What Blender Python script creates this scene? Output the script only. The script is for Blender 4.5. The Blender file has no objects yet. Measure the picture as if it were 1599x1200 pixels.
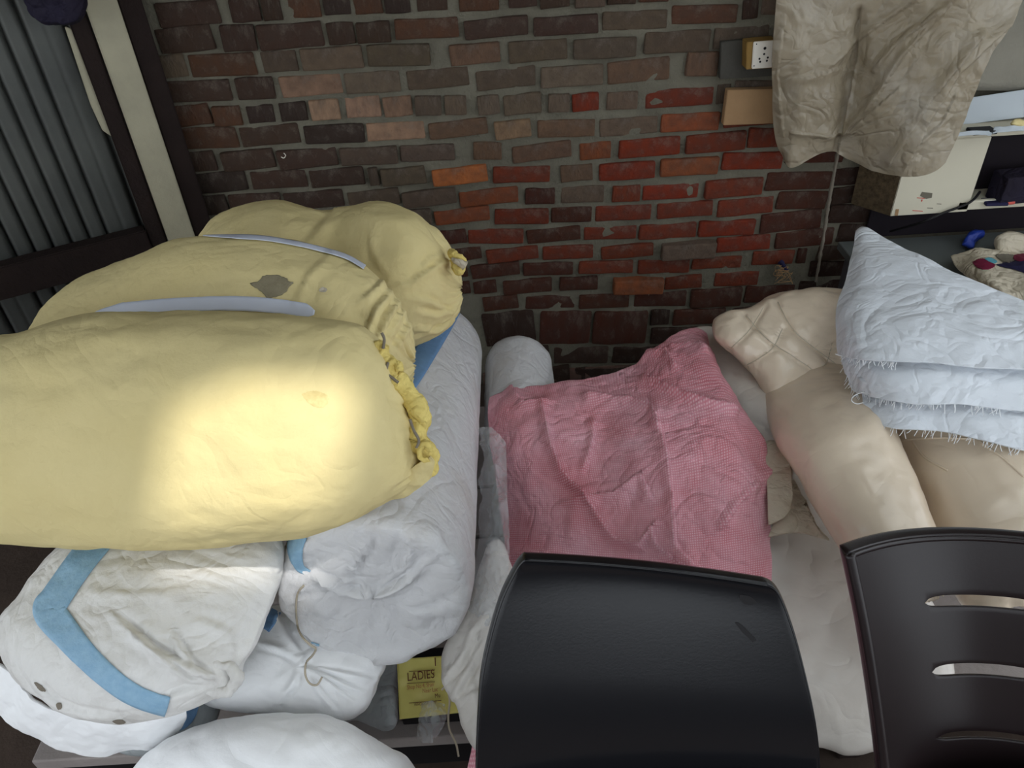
import bpy, bmesh, math, random
import numpy as np
from mathutils import Vector, Matrix, noise
from mathutils.bvhtree import BVHTree
random.seed(7)
sc = bpy.context.scene
COL = sc.collection

# ------------------------------------------------------------------ camera, sky, sun, exposure
F = 1203.0; H = 2.0; PITCH = math.radians(37.7); ROLL = math.radians(3.5)
cp, sp = math.cos(PITCH), math.sin(PITCH)
FW = Vector((0, cp, -sp)); _u = Vector((0, sp, cp)); _r = Vector((1, 0, 0))
RT = _r * math.cos(ROLL) - _u * math.sin(ROLL)
UP = _u * math.cos(ROLL) + _r * math.sin(ROLL)
CAM = Vector((0, 0, H))
cd = bpy.data.cameras.new('camera'); cam = bpy.data.objects.new('camera', cd); COL.objects.link(cam)
cd.sensor_width = 36; cd.lens = 36 * F / 1599.0; cd.clip_start = .02
m = Matrix((RT, UP, -FW)).transposed().to_4x4(); m.translation = CAM
cam.matrix_world = m
sc.camera = cam

world = bpy.data.worlds.new('sky'); sc.world = world; world.use_nodes = True
bg = world.node_tree.nodes['Background']; bg.inputs[0].default_value = (.88, .94, 1.0, 1); bg.inputs[1].default_value = 2.0

def lamp(name, kind, loc, target, energy, color, **kw):
    d = bpy.data.lights.new(name, kind); d.energy = energy; d.color = color
    for k, v in kw.items(): setattr(d, k, v)
    o = bpy.data.objects.new(name, d); COL.objects.link(o); o.location = loc
    o.rotation_euler = (Vector(target) - Vector(loc)).to_track_quat('-Z', 'Y').to_euler()
    return o
SUN_FROM = Vector((.35, -.45, 1.0)).normalized()
lamp('sun', 'SUN', SUN_FROM * 8, (0, 0, 0), 3.6, (1.0, .97, .93), angle=math.radians(2.6))
sc.view_settings.view_transform = 'Standard'; sc.view_settings.look = 'None'
sc.view_settings.gamma = 1.0; sc.view_settings.use_curve_mapping = False
sc.view_settings.exposure = 0.0

# ------------------------------------------------------------------ helpers
def ray(px, py): return FW + RT * ((px - 799.5) / F) - UP * ((py - 600.0) / F)
def atD(px, py, d): return CAM + ray(px, py) * d                  # point seen at a pixel, at camera depth d
def atY(px, py, Y): r = ray(px, py); return CAM + r * (Y / r.y)   # ... on the upright plane at Y
def atZ(px, py, Z): r = ray(px, py); return CAM + r * ((Z - H) / r.z)   # ... on the level plane at Z
def dZ(px, py, Z): return (Z - H) / ray(px, py).z

def s2l(c): return tuple(((x / 255) / 12.92 if x / 255 <= .04045 else (((x / 255) + .055) / 1.055) ** 2.4) for x in c)

def link(o, parent=None):
    COL.objects.link(o)
    if parent is not None: o.parent = parent
    return o
def mesh_obj(name, verts, faces, mat, parent=None, smooth=True, uvs=None):
    me = bpy.data.meshes.new(name)
    pw = parent.matrix_basis.translation if parent is not None else Vector((0, 0, 0))
    me.from_pydata([tuple(Vector(v) - pw) for v in verts], [], faces)
    me.update()
    if smooth: me.polygons.foreach_set('use_smooth', [True] * len(me.polygons))
    if uvs is not None:
        l = me.uv_layers.new(name='UVMap')
        for p in me.polygons:
            for li in p.loop_indices: l.data[li].uv = uvs[me.loops[li].vertex_index]
    if mat: me.materials.append(mat)
    return link(bpy.data.objects.new(name, me), parent)
def tag(o, label, cat=None, group=None, kind=None):
    if label: o['label'] = label
    if cat: o['category'] = cat
    if group: o['group'] = group
    if kind: o['kind'] = kind
    return o
def empty(name, loc, label, cat, group=None):
    o = bpy.data.objects.new(name, None); o.location = loc; o.empty_display_size = .05; COL.objects.link(o)
    return tag(o, label, cat, group)

def cr(P, t):
    """Catmull-Rom through tuples P, t in 0..1"""
    n = len(P) - 1; x = min(max(t, 0), 1) * n; i = min(int(x), n - 1); f = x - i
    p0 = P[max(i - 1, 0)]; p1 = P[i]; p2 = P[i + 1]; p3 = P[min(i + 2, n)]
    return tuple(.5 * (2 * b + (c - a) * f + (2 * a - 5 * b + 4 * c - d) * f * f + (3 * b - a - 3 * c + d) * f ** 3)
                 for a, b, c, d in zip(p0, p1, p2, p3))
def fr(v, oct=4): return noise.fractal(v, 1.0, 2.0, oct, noise_basis='PERLIN_ORIGINAL')
def displace(o, fn):
    me = o.data
    d = [(v.normal.copy(), fn(i, v.co)) for i, v in enumerate(me.vertices)]
    for v, (n, a) in zip(me.vertices, d): v.co += n * a
    me.update()
def grid_faces(nr, nc, wrap=False):
    f = []
    for i in range(nr - 1):
        for j in range(nc if wrap else nc - 1):
            k = (j + 1) % nc
            f.append((i * nc + j, i * nc + k, (i + 1) * nc + k, (i + 1) * nc + j))
    return f
def solid(o, t, off=-1):
    md = o.modifiers.new('thickness', 'SOLIDIFY'); md.thickness = t; md.offset = off; return o

def rings(name, C, S, N, ra, rb, mat, parent=None, exp=2.0, seg=96, disp=None):
    """closed skin through rings; disp(t, angle, co) in metres along the normal"""
    V = []; uv = []; n = len(C)
    for i in range(n):
        for j in range(seg):
            a = 2 * math.pi * j / seg; c, s = math.cos(a), math.sin(a)
            x = abs(c) ** (2 / exp) * (1 if c >= 0 else -1); y = abs(s) ** (2 / exp) * (1 if s >= 0 else -1)
            V.append(C[i] + S[i] * (ra[i] * x) + N[i] * (rb[i] * y)); uv.append((j / seg, i / (n - 1)))
    f = grid_faces(n, seg, True)
    f.append(tuple(range(seg))[::-1]); f.append(tuple((n - 1) * seg + j for j in range(seg)))
    o = mesh_obj(name, V, f, mat, parent, True, uv)
    bm = bmesh.new(); bm.from_mesh(o.data); bmesh.ops.recalc_face_normals(bm, faces=bm.faces); bm.to_mesh(o.data); bm.free()
    if disp: displace(o, lambda i, co: disp((i // seg) / (n - 1), 2 * math.pi * (i % seg) / seg, co) if i < n * seg else 0)
    return o
def loft(name, st, mat, parent=None, exp=2.3, seg=110, n=150, disp=None):
    """st: (ux,uy, lx,ly, depth, thickness ratio): the two silhouette pixels of each cross-section"""
    C, S, N, ra, rb = [], [], [], [], []
    for i in range(n):
        ux, uy, lx, ly, d, k = cr(st, i / (n - 1))
        a, b = atD(ux, uy, d), atD(lx, ly, d)
        c = (a + b) / 2; s = (a - b); r = s.length / 2; s = s.normalized()
        v = (CAM - c); v = (v - s * v.dot(s)).normalized()
        C.append(c); S.append(s); N.append(v); ra.append(r); rb.append(r * k)
    return rings(name, C, S, N, ra, rb, mat, parent, exp, seg, disp)
def roll(name, A, B, prof, mat, parent=None, flat=1.0, seg=110, disp=None):
    """prof: (metres from A, radius) list"""
    T = (B - A).normalized(); L = (B - A).length
    S = T.cross(Vector((0, 0, 1))).normalized(); U = S.cross(T).normalized()
    C = [A + T * s for s, r in prof]
    return rings(name, C, [S] * len(C), [U] * len(C), [max(r, .0015) for s, r in prof], [max(r, .0015) * flat for s, r in prof], mat, parent, 2.0, seg, disp)
def blob(name, cen, depth, outline, front, back, mat, parent=None, p=2.6, seg=140, nr=36, disp=None, tilt=0.0):
    """solid cushion whose rim is the given outline at camera depth; tilt = extra depth per pixel of height (top further)"""
    P = outline + [outline[0]]
    c0 = atD(cen[0], cen[1], depth); V = []; 
    view = (CAM - c0).normalized()
    rim = []
    for j in range(seg):
        x, y = cr_closed(outline, j / seg)
        rim.append(atD(x, y, depth + tilt * (cen[1] - y)))
    V.append(c0 + view * front)
    K = []
    for i in range(1, nr + 1): K.append((math.sin(math.pi / 2 * i / nr), 1, front))
    for i in range(nr - 1, 0, -1): K.append((math.sin(math.pi / 2 * i / nr), -1, back))
    for q, sg, dd in K:
        h = sg * dd * (max(0, 1 - q ** p)) ** (1 / p)
        for r in rim: V.append(c0 + (r - c0) * q + view * h)
    V.append(c0 - view * back)
    f = []
    for j in range(seg): f.append((0, 1 + j, 1 + (j + 1) % seg))
    for i in range(len(K) - 1):
        for j in range(seg):
            a = 1 + i * seg + j; b = 1 + i * seg + (j + 1) % seg
            f.append((a, a + seg, b + seg, b))
    e = len(V) - 1; o0 = 1 + (len(K) - 1) * seg
    for j in range(seg): f.append((o0 + j, e, o0 + (j + 1) % seg))
    o = mesh_obj(name, V, f, mat, parent)
    bm = bmesh.new(); bm.from_mesh(o.data); bmesh.ops.recalc_face_normals(bm, faces=bm.faces); bm.to_mesh(o.data); bm.free()
    if disp: displace(o, lambda i, co: disp(co))
    return o
def cr_closed(P, t):
    n = len(P); x = (t % 1.0) * n; i = int(x) % n; f = x - int(x)
    return tuple(.5 * (2 * b + (c - a) * f + (2 * a - 5 * b + 4 * c - d) * f * f + (3 * b - a - 3 * c + d) * f ** 3)
                 for a, b, c, d in zip(P[i - 1], P[i], P[(i + 1) % n], P[(i + 2) % n]))
def cloth(name, rows, mat, parent=None, nu=120, nv=120, amp=.006, sc_=9, disp=None, th=.003, place='Z', seed=0):
    """rows of (px,py,h): a sheet through these points; h is height (Z), wall distance (Y) or depth (D)"""
    fn = {'Z': atZ, 'Y': atY, 'D': atD}[place]
    G = [[tuple(fn(*p)) for p in r] for r in rows]
    V = []; uv = []
    for i in range(nv):
        t = i / (nv - 1)
        col = [cr([G[r][c] for r in range(len(G))], t) for c in range(len(G[0]))]
        for j in range(nu):
            s = j / (nu - 1); V.append(Vector(cr(col, s))); uv.append((s, t))
    o = mesh_obj(name, V, grid_faces(nv, nu), mat, parent, True, uv)
    me = o.data
    nm = [v.normal.copy() for v in me.vertices]
    for i, v in enumerate(me.vertices):
        n = nm[i] if nm[i].dot(CAM - v.co) > 0 else -nm[i]
        a = amp * fr(v.co * sc_ + Vector((seed, 0, 0)), 4)
        if disp: a += disp(uv[i][0], uv[i][1], v.co)
        v.co += n * a
    me.update()
    if th: solid(o, th, 0)
    return o
def tube(name, pts, r, mat, parent=None, sides=6, nz=0.0, closed_ends=True, taper=None):
    """swept tube through 3D points; r number or function(t)"""
    pts = [Vector(p) for p in pts]; n = len(pts); V = []
    up = Vector((.3, .2, 1)).normalized()
    for i, p in enumerate(pts):
        T = (pts[min(i + 1, n - 1)] - pts[max(i - 1, 0)]).normalized()
        S = T.cross(up).normalized() if abs(T.dot(up)) < .97 else T.cross(Vector((1, 0, 0))).normalized()
        N = S.cross(T); rr = r(i / (n - 1)) if callable(r) else r
        for j in range(sides):
            a = 2 * math.pi * j / sides; q = p + (S * math.cos(a) + N * math.sin(a)) * rr
            if nz: q += (q - p).normalized() * nz * fr(q * 40, 3)
            V.append(q)
    f = grid_faces(n, sides, True); f.append(tuple(range(sides))[::-1]); f.append(tuple((n - 1) * sides + j for j in range(sides)))
    return mesh_obj(name, V, f, mat, parent)
def spl(P, n): return [Vector(cr([tuple(p) for p in P], i / (n - 1))) for i in range(n)]
def bvh_of(*objs):
    V = []; Fc = []
    for o in objs:
        k = len(V); off = o.location + (o.parent.location if o.parent else Vector((0, 0, 0)))
        V += [v.co + off for v in o.data.vertices]; Fc += [tuple(i + k for i in p.vertices) for p in o.data.polygons]
    return BVHTree.FromPolygons(V, Fc)
def hit(b, px, py, off=.002):
    d = ray(px, py).normalized(); h = b.ray_cast(CAM, d)
    if h[0] is None: return None
    n = h[1] if h[1].dot(d) < 0 else -h[1]
    return h[0] + n * off
def ribbon(name, b, path, w, mat, parent, n=60, k=7, off=.0015, th=.001):
    """flat strip laid on a surface along a pixel path of width w (pixels; number or list)"""
    V = []; ok = []; last = None
    for i in range(n):
        t = i / (n - 1); x, y = cr(path, t)[:2]
        x2, y2 = cr(path, min(t + .01, 1))[:2]; x1, y1 = cr(path, max(t - .01, 0))[:2]
        dx, dy = x2 - x1, y2 - y1; L = math.hypot(dx, dy) or 1
        ww = w(t) if callable(w) else w
        for j in range(k):
            q = (j / (k - 1) - .5) * ww
            p = hit(b, x - dy / L * q, y + dx / L * q, off)
            if p is None: p = last if last is not None else atD(x, y, 1.6); ok.append(False)
            else: ok.append(True); last = p
            V.append(p)
    f = [q for q in grid_faces(n, k) if all(ok[i] for i in q)]
    o = mesh_obj(name, V, f, mat, parent); solid(o, th, 1); return o
def patch(name, b, cen, outline, mat, parent, off=.0015, seg=56, nr=8, th=.0006, jag=.06):
    jr = random.Random(len(outline)); jt = [1 + jr.uniform(-jag, jag) for _ in range(seg)]
    V = [hit(b, *cen, off)]
    if V[0] is None: return None
    for i in range(1, nr + 1):
        for j in range(seg):
            x, y = cr_closed(outline, j / seg); q = i / nr * (1 if i < nr else jt[j])
            p = hit(b, cen[0] + (x - cen[0]) * q, cen[1] + (y - cen[1]) * q, off); V.append(p if p else V[-1])
    f = [(0, 1 + j, 1 + (j + 1) % seg) for j in range(seg)]
    for i in range(nr - 1):
        for j in range(seg):
            a = 1 + i * seg + j; c = 1 + i * seg + (j + 1) % seg; f.append((a, a + seg, c + seg, c))
    o = mesh_obj(name, V, f, mat, parent)
    if th: solid(o, th, 1)
    return o
def box(name, c, size, mat, parent=None, rot=None, bev=.004):
    bm = bmesh.new(); bmesh.ops.create_cube(bm, size=1)
    for v in bm.verts: v.co = Vector((v.co.x * size[0], v.co.y * size[1], v.co.z * size[2]))
    if bev: bmesh.ops.bevel(bm, geom=bm.edges[:], offset=bev, segments=2, affect='EDGES', profile=.5)
    me = bpy.data.meshes.new(name); bm.to_mesh(me); bm.free(); me.materials.append(mat)
    o = link(bpy.data.objects.new(name, me), parent)
    o.location = Vector(c) - (parent.location if parent is not None else Vector((0, 0, 0)))
    if rot: o.rotation_euler = rot
    return o
def prism(name, pts, t, mat, parent=None, bev=.002):
    """flat polygon (3D points) given a thickness away from the camera"""
    pts = [Vector(p) for p in pts]
    nrm = (pts[1] - pts[0]).cross(pts[2] - pts[0]).normalized()
    if nrm.dot(CAM - pts[0]) < 0: nrm = -nrm
    n = len(pts); V = pts + [p - nrm * t for p in pts]
    f = [tuple(range(n)), tuple(range(2 * n - 1, n - 1, -1))] + [(i, i + n, (i + 1) % n + n, (i + 1) % n) for i in range(n)]
    o = mesh_obj(name, V, f, mat, parent, False)
    bm = bmesh.new(); bm.from_mesh(o.data); bmesh.ops.recalc_face_normals(bm, faces=bm.faces)
    if bev: bmesh.ops.bevel(bm, geom=bm.edges[:], offset=bev, segments=2, affect='EDGES')
    bm.to_mesh(o.data); bm.free(); return o

# ------------------------------------------------------------------ materials
def mat(name, col, rough=.7, spec=.3, bump=.0, bscale=60, var=0.0, vscale=5, var_col=None, weave=0, weave_col=None, weave_amt=.5,
        trans=0.0, alpha=1.0, use_obj=False, coat=0.0, metal=0.0, sss=0.0, stain=None, stain_amt=0.0, stain_scale=4, wrk=None):
    m = bpy.data.materials.new(name); m.use_nodes = True; nt = m.node_tree; N = nt.nodes; L = nt.links
    b = N['Principled BSDF']; b.inputs['Roughness'].default_value = rough; b.inputs['Specular IOR Level'].default_value = spec
    b.inputs['Metallic'].default_value = metal
    if coat: b.inputs['Coat Weight'].default_value = coat; b.inputs['Coat Roughness'].default_value = .08
    tc = N.new('ShaderNodeTexCoord'); co = tc.outputs['Object']
    def noise_(scale, det=5, rgh=.6):
        n = N.new('ShaderNodeTexNoise'); n.inputs['Scale'].default_value = scale; n.inputs['Detail'].default_value = det; n.inputs['Roughness'].default_value = rgh
        L.new(co, n.inputs['Vector']); return n.outputs['Fac']
    def ramp(s, a, c):
        r = N.new('ShaderNodeMapRange'); r.inputs['From Min'].default_value = a; r.inputs['From Max'].default_value = c; r.clamp = True
        L.new(s, r.inputs['Value']); return r.outputs['Result']
    def mix(fac, A, B):
        x = N.new('ShaderNodeMix'); x.data_type = 'RGBA'
        if isinstance(fac, (int, float)): x.inputs[0].default_value = fac
        else: L.new(fac, x.inputs[0])
        for k, v in ((6, A), (7, B)):
            if isinstance(v, tuple): x.inputs[k].default_value = (*v[:3], 1)
            else: L.new(v, x.inputs[k])
        return x.outputs[2]
    def mul(s, k):
        x = N.new('ShaderNodeMath'); x.operation = 'MULTIPLY'; L.new(s, x.inputs[0]); x.inputs[1].default_value = k; return x.outputs[0]
    if use_obj:
        oi = N.new('ShaderNodeObjectInfo'); c = oi.outputs['Color']
    else: c = tuple(col)
    if var: c = mix(mul(ramp(noise_(vscale), .35, .7), var), c, tuple(var_col) if var_col else tuple(x * .6 for x in col))
    if stain is not None: c = mix(mul(ramp(noise_(stain_scale, 8, .7), .52, .68), stain_amt), c, tuple(stain))
    h = None
    if weave:
        uvw = N.new('ShaderNodeTexCoord'); hs = []
        for ax in ('X', 'Y'):
            w = N.new('ShaderNodeTexWave'); w.bands_direction = ax; w.inputs['Scale'].default_value = weave if isinstance(weave, (int, float)) else weave[ax == 'Y']
            w.inputs['Distortion'].default_value = 1.6; w.inputs['Detail Scale'].default_value = .6; w.inputs['Detail'].default_value = 1
            L.new(uvw.outputs['UV'], w.inputs['Vector']); hs.append(w.outputs['Fac'])
        mm = N.new('ShaderNodeMath'); mm.operation = 'MULTIPLY'; L.new(hs[0], mm.inputs[0]); L.new(hs[1], mm.inputs[1]); h = mm.outputs[0]
        if weave_col is not None: c = mix(mul(h, weave_amt), c, tuple(weave_col))
    if isinstance(c, tuple): b.inputs['Base Color'].default_value = (*c, 1)
    else: L.new(c, b.inputs['Base Color'])
    if bump:
        bn = N.new('ShaderNodeBump'); bn.inputs['Strength'].default_value = bump; bn.inputs['Distance'].default_value = .01
        L.new(noise_(bscale, 8, .65), bn.inputs['Height']); L.new(bn.outputs[0], b.inputs['Normal'])
        if h is not None:
            b2 = N.new('ShaderNodeBump'); b2.inputs['Strength'].default_value = .25; b2.inputs['Distance'].default_value = .002
            L.new(h, b2.inputs['Height']); L.new(bn.outputs[0], b2.inputs['Normal']); L.new(b2.outputs[0], b.inputs['Normal'])
    if wrk:
        # a net of soft creases: valleys where two noises cross their middle value
        tot = None
        for q_, (sc0, dist) in enumerate(((wrk[0], 1.2), (wrk[0] * 2.3, .8))):
            n = N.new('ShaderNodeTexNoise'); n.inputs['Scale'].default_value = sc0; n.inputs['Detail'].default_value = 2.5; n.inputs['Roughness'].default_value = .45; n.inputs['Distortion'].default_value = dist
            L.new(co, n.inputs['Vector'])
            a_ = N.new('ShaderNodeMath'); a_.operation = 'SUBTRACT'; L.new(n.outputs['Fac'], a_.inputs[0]); a_.inputs[1].default_value = .5
            d_ = N.new('ShaderNodeMath'); d_.operation = 'ABSOLUTE'; L.new(a_.outputs[0], d_.inputs[0])
            r_ = ramp(d_.outputs[0], 0, .09)
            if tot is None: tot = r_
            else:
                p_ = N.new('ShaderNodeMath'); p_.operation = 'MULTIPLY_ADD'; L.new(r_, p_.inputs[0]); p_.inputs[1].default_value = .45; L.new(tot, p_.inputs[2]); tot = p_.outputs[0]
        b3 = N.new('ShaderNodeBump'); b3.inputs['Strength'].default_value = wrk[1]; b3.inputs['Distance'].default_value = .01
        L.new(tot, b3.inputs['Height'])
        if b.inputs['Normal'].is_linked: L.new(b.inputs['Normal'].links[0].from_socket, b3.inputs['Normal'])
        L.new(b3.outputs[0], b.inputs['Normal'])
    out = N['Material Output']; sh = b.outputs[0]
    if trans:
        t = N.new('ShaderNodeBsdfTranslucent'); x = N.new('ShaderNodeMixShader'); x.inputs[0].default_value = trans
        if isinstance(c, tuple): t.inputs[0].default_value = (*c, 1)
        else: L.new(c, t.inputs[0])
        L.new(sh, x.inputs[1]); L.new(t.outputs[0], x.inputs[2]); sh = x.outputs[0]
    if alpha < 1:
        t = N.new('ShaderNodeBsdfTransparent'); x = N.new('ShaderNodeMixShader'); x.inputs[0].default_value = alpha
        L.new(t.outputs[0], x.inputs[1]); L.new(sh, x.inputs[2]); sh = x.outputs[0]
    L.new(sh, out.inputs['Surface'])
    return m
M = {}
M['brick'] = mat('brick', (1, 1, 1), .92, .15, .9, 55, .55, 16, (.055, .042, .034), use_obj=True, stain=(.20, .17, .14), stain_amt=.35, stain_scale=22)
M['mortar'] = mat('mortar', s2l((120, 116, 102)), .95, .1, 1.0, 70, .6, 7, s2l((86, 82, 72)))
M['tin'] = mat('tin', s2l((96, 98, 94)), .6, .3, .15, 20, .6, 3, s2l((54, 56, 58)), metal=.1)
M['dark_timber'] = mat('dark_timber', s2l((40, 30, 27)), .8, .2, .5, 40, .5, 9, s2l((25, 18, 17)))
M['pale_paint'] = mat('pale_paint', s2l((176, 170, 146)), .6, .3, .3, 30, .5, 6, s2l((140, 136, 118)))
M['floor'] = mat('floor', s2l((74, 62, 54)), .9, .2, .6, 20, .5, 4, s2l((50, 42, 38)))
M['roof'] = mat('roof', s2l((120, 118, 112)), .8, .2, .2, 10, .4, 3)
M['plaster'] = mat('plaster', s2l((150, 146, 134)), .9, .2, .4, 18, .6, 3, s2l((112, 108, 98)))
M['plank'] = mat('plank', s2l((150, 142, 138)), .7, .3, .4, 25, .5, 6, s2l((112, 104, 102)))
M['yellow'] = mat('yellow_cotton', s2l((222, 206, 152)), .85, .15, .28, 34, .25, 7, s2l((206, 187, 124)), weave=420, wrk=(5, .15))
M['yellow2'] = mat('yellow_cotton_tie', s2l((224, 204, 124)), .85, .15, .4, 50, .4, 30, s2l((196, 168, 84)), wrk=(16, .4))
M['sack'] = mat('white_sack', s2l((224, 223, 220)), .55, .35, .3, 42, .25, 4, s2l((204, 202, 197)), weave=260, stain=s2l((140, 130, 116)), stain_amt=.3, stain_scale=3, wrk=(5.5, .32))
M['roll_wrap'] = mat('roll_wrap', s2l((216, 216, 217)), .45, .4, .4, 38, .35, 5, s2l((194, 195, 198)), weave=260, stain=s2l((178, 166, 150)), stain_amt=.35, wrk=(7, .28))
M['white_bag'] = mat('white_bag', s2l((238, 239, 240)), .5, .4, .2, 26, .15, 4, s2l((224, 226, 229)), wrk=(4, .2))
M['white_bag2'] = mat('offwhite_bag', s2l((218, 214, 208)), .55, .35, .25, 26, .2, 4, s2l((198, 192, 186)), wrk=(5, .24))
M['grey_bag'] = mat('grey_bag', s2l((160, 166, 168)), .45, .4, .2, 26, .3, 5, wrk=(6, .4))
M['blue_stripe'] = mat('blue_stripe', s2l((146, 182, 206)), .55, .3, .3, 90, .5, 70, s2l((112, 154, 188)))
M['blue_stripe_dark'] = mat('blue_stripe_dark', s2l((112, 150, 192)), .55, .3, .3, 90, .3, 60)
M['pink'] = mat('pink_sack', s2l((214, 124, 136)), .6, .3, .35, 45, .8, 5, s2l((230, 176, 190)), weave=(40, 52), weave_col=s2l((250, 222, 228)), weave_amt=.7, stain=s2l((184, 70, 86)), stain_amt=.4, stain_scale=3.2, wrk=(6, .4))
M['white_cloth'] = mat('white_cloth', s2l((222, 227, 233)), .8, .2, .3, 30, .15, 5, s2l((206, 213, 221)), wrk=(5, .38))
M['cream'] = mat('cream_wrap', s2l((232, 215, 192)), .34, .5, .12, 14, .3, 3.5, s2l((218, 198, 172)), coat=.45, wrk=(4, .13))
M['cream2'] = mat('cream_cloth', s2l((206, 196, 176)), .8, .2, .4, 24, .4, 6, s2l((180, 168, 146)), wrk=(8, .5))
M['pale_sheet'] = mat('pale_sheet', s2l((218, 212, 204)), .4, .45, .12, 14, .35, 3, s2l((178, 164, 148)), coat=.2, wrk=(4, .16))
M['fill_sheet'] = mat('added_fill_sheet', (.82, .84, .84), .6, .2, trans=.85)  # for the sheet added to the roof as fill light
M['clear'] = mat('clear_plastic', s2l((226, 230, 234)), .12, .8, .5, 22, alpha=.32)
M['dirty_plastic'] = mat('dirty_plastic', s2l((198, 186, 164)), .25, .7, .35, 12, .6, 4, s2l((164, 148, 120)), trans=.4, alpha=.86, stain=s2l((206, 200, 190)), stain_amt=.5, stain_scale=2.6, wrk=(6, .42))
M['black_plastic'] = mat('black_plastic', s2l((22, 22, 25)), .24, .38, .03, 200)
M['brown_plastic'] = mat('brown_plastic', s2l((28, 20, 21)), .34, .36, .03, 200)
M['white_board'] = mat('white_board', s2l((208, 202, 182)), .55, .3, .1, 20, .25, 5, s2l((186, 180, 160)))
M['white_paper'] = mat('white_paper', s2l((190, 198, 204)), .7, .3, .1, 20)
M['brown_mesh'] = mat('brown_board', s2l((98, 84, 64)), .9, .1, .8, 80, .7, 60, s2l((44, 36, 28)))
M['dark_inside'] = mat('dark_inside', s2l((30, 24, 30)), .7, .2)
M['tan_board'] = mat('tan_board', s2l((166, 134, 98)), .7, .25, .3, 30, .5, 8, s2l((136, 106, 74)))
M['grey_board'] = mat('grey_board', s2l((74, 72, 66)), .8, .2, .4, 30, .4, 8)
M['wood_edge'] = mat('wood_edge', s2l((142, 112, 60)), .7, .25, .3, 40, .4, 20)
M['socket'] = mat('socket_white', s2l((222, 216, 204)), .35, .5)
M['black'] = mat('black_matte', s2l((22, 20, 22)), .6, .3)
M['rope'] = mat('rope', s2l((128, 120, 108)), .9, .1, .4, 120)
M['string'] = mat('string', s2l((176, 166, 148)), .9, .1)
M['thread'] = mat('white_thread', s2l((232, 234, 236)), .8, .2)
M['straw'] = mat('straw_thread', s2l((168, 136, 98)), .9, .1)
M['tape'] = mat('white_tape', s2l((206, 212, 226)), .5, .4, .1, 30)
M['patch'] = mat('grey_patch', s2l((150, 142, 118)), .9, .1, .5, 50, .6, 22, s2l((108, 98, 76)))
M['stain'] = mat('dirt_stain', s2l((218, 201, 144)), .85, .15, .28, 34, .8, 70, s2l((192, 172, 116)))
M['packet'] = mat('yellow_packet', s2l((232, 222, 128)), .35, .5, .1, 18, .2, 8, s2l((206, 196, 84)))
M['print_brown'] = mat('print_brown', s2l((110, 66, 44)), .6, .2)
M['print_orange'] = mat('print_orange', s2l((196, 130, 84)), .6, .2)
M['red_print'] = mat('red_print', s2l((200, 90, 80)), .6, .2)
M['blue_bag'] = mat('blue_bag', s2l((34, 58, 150)), .4, .4, .2, 20)
M['maroon'] = mat('maroon_cloth', s2l((112, 28, 56)), .8, .2, .3, 40)
M['navy'] = mat('navy_cloth', s2l((36, 34, 66)), .8, .2, .3, 40)
M['teal'] = mat('teal_cloth', s2l((86, 150, 164)), .8, .2, .3, 40)
M['table'] = mat('table_grey', s2l((96, 100, 98)), .6, .3, .1, 20)
M['steel_grey'] = mat('steel_grey', s2l((90, 90, 94)), .5, .4)
M['dark_cloth'] = mat('dark_cloth', s2l((30, 25, 36)), .8, .2, .4, 14, .3, 6, s2l((48, 46, 72)), wrk=(8, .5))
M['dark_grey_patch'] = mat('dark_grey_print', s2l((110, 104, 92)), .8, .2)

# ------------------------------------------------------------------ setting
WY = 2.6
def floor_slab():
    o = box('floor', (0, -1.4, -.05), (9.0, 9.2, .1), M['floor'], bev=0); tag(o, 'brown earth floor below the platform', kind='structure'); return o
floor_slab()

# back wall: rough mortar bed and single bricks
NX, NZ = 190, 130
V = []
for i in range(NZ):
    for j in range(NX):
        x = -1.9 + 4.6 * j / (NX - 1); z = 2.9 * i / (NZ - 1)
        p = Vector((x, 0, z)); V.append(Vector((x, WY - .001 + .008 * fr(p * 9, 4) - .003 * fr(p * 30, 2), z)))
k = len(V)
V += [Vector((x, WY + .24, z)) for x, z in ((-1.9, 0), (2.7, 0), (2.7, 2.9), (-1.9, 2.9))]
fc = grid_faces(NZ, NX) + [(k, k + 1, k + 2, k + 3)]
fc += [tuple(range(NX))[::-1] + (k, k + 1), tuple((NZ - 1) * NX + j for j in range(NX)) + (k + 2, k + 3)]
fc += [tuple(i * NX for i in range(NZ)) + (k + 3, k), tuple(i * NX + NX - 1 for i in range(NZ))[::-1] + (k + 1, k + 2)]
wall_back = mesh_obj('wall_back', V, fc, M['mortar']); tag(wall_back, 'old brick wall with rough grey mortar joints behind the bundles', kind='structure')

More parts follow.
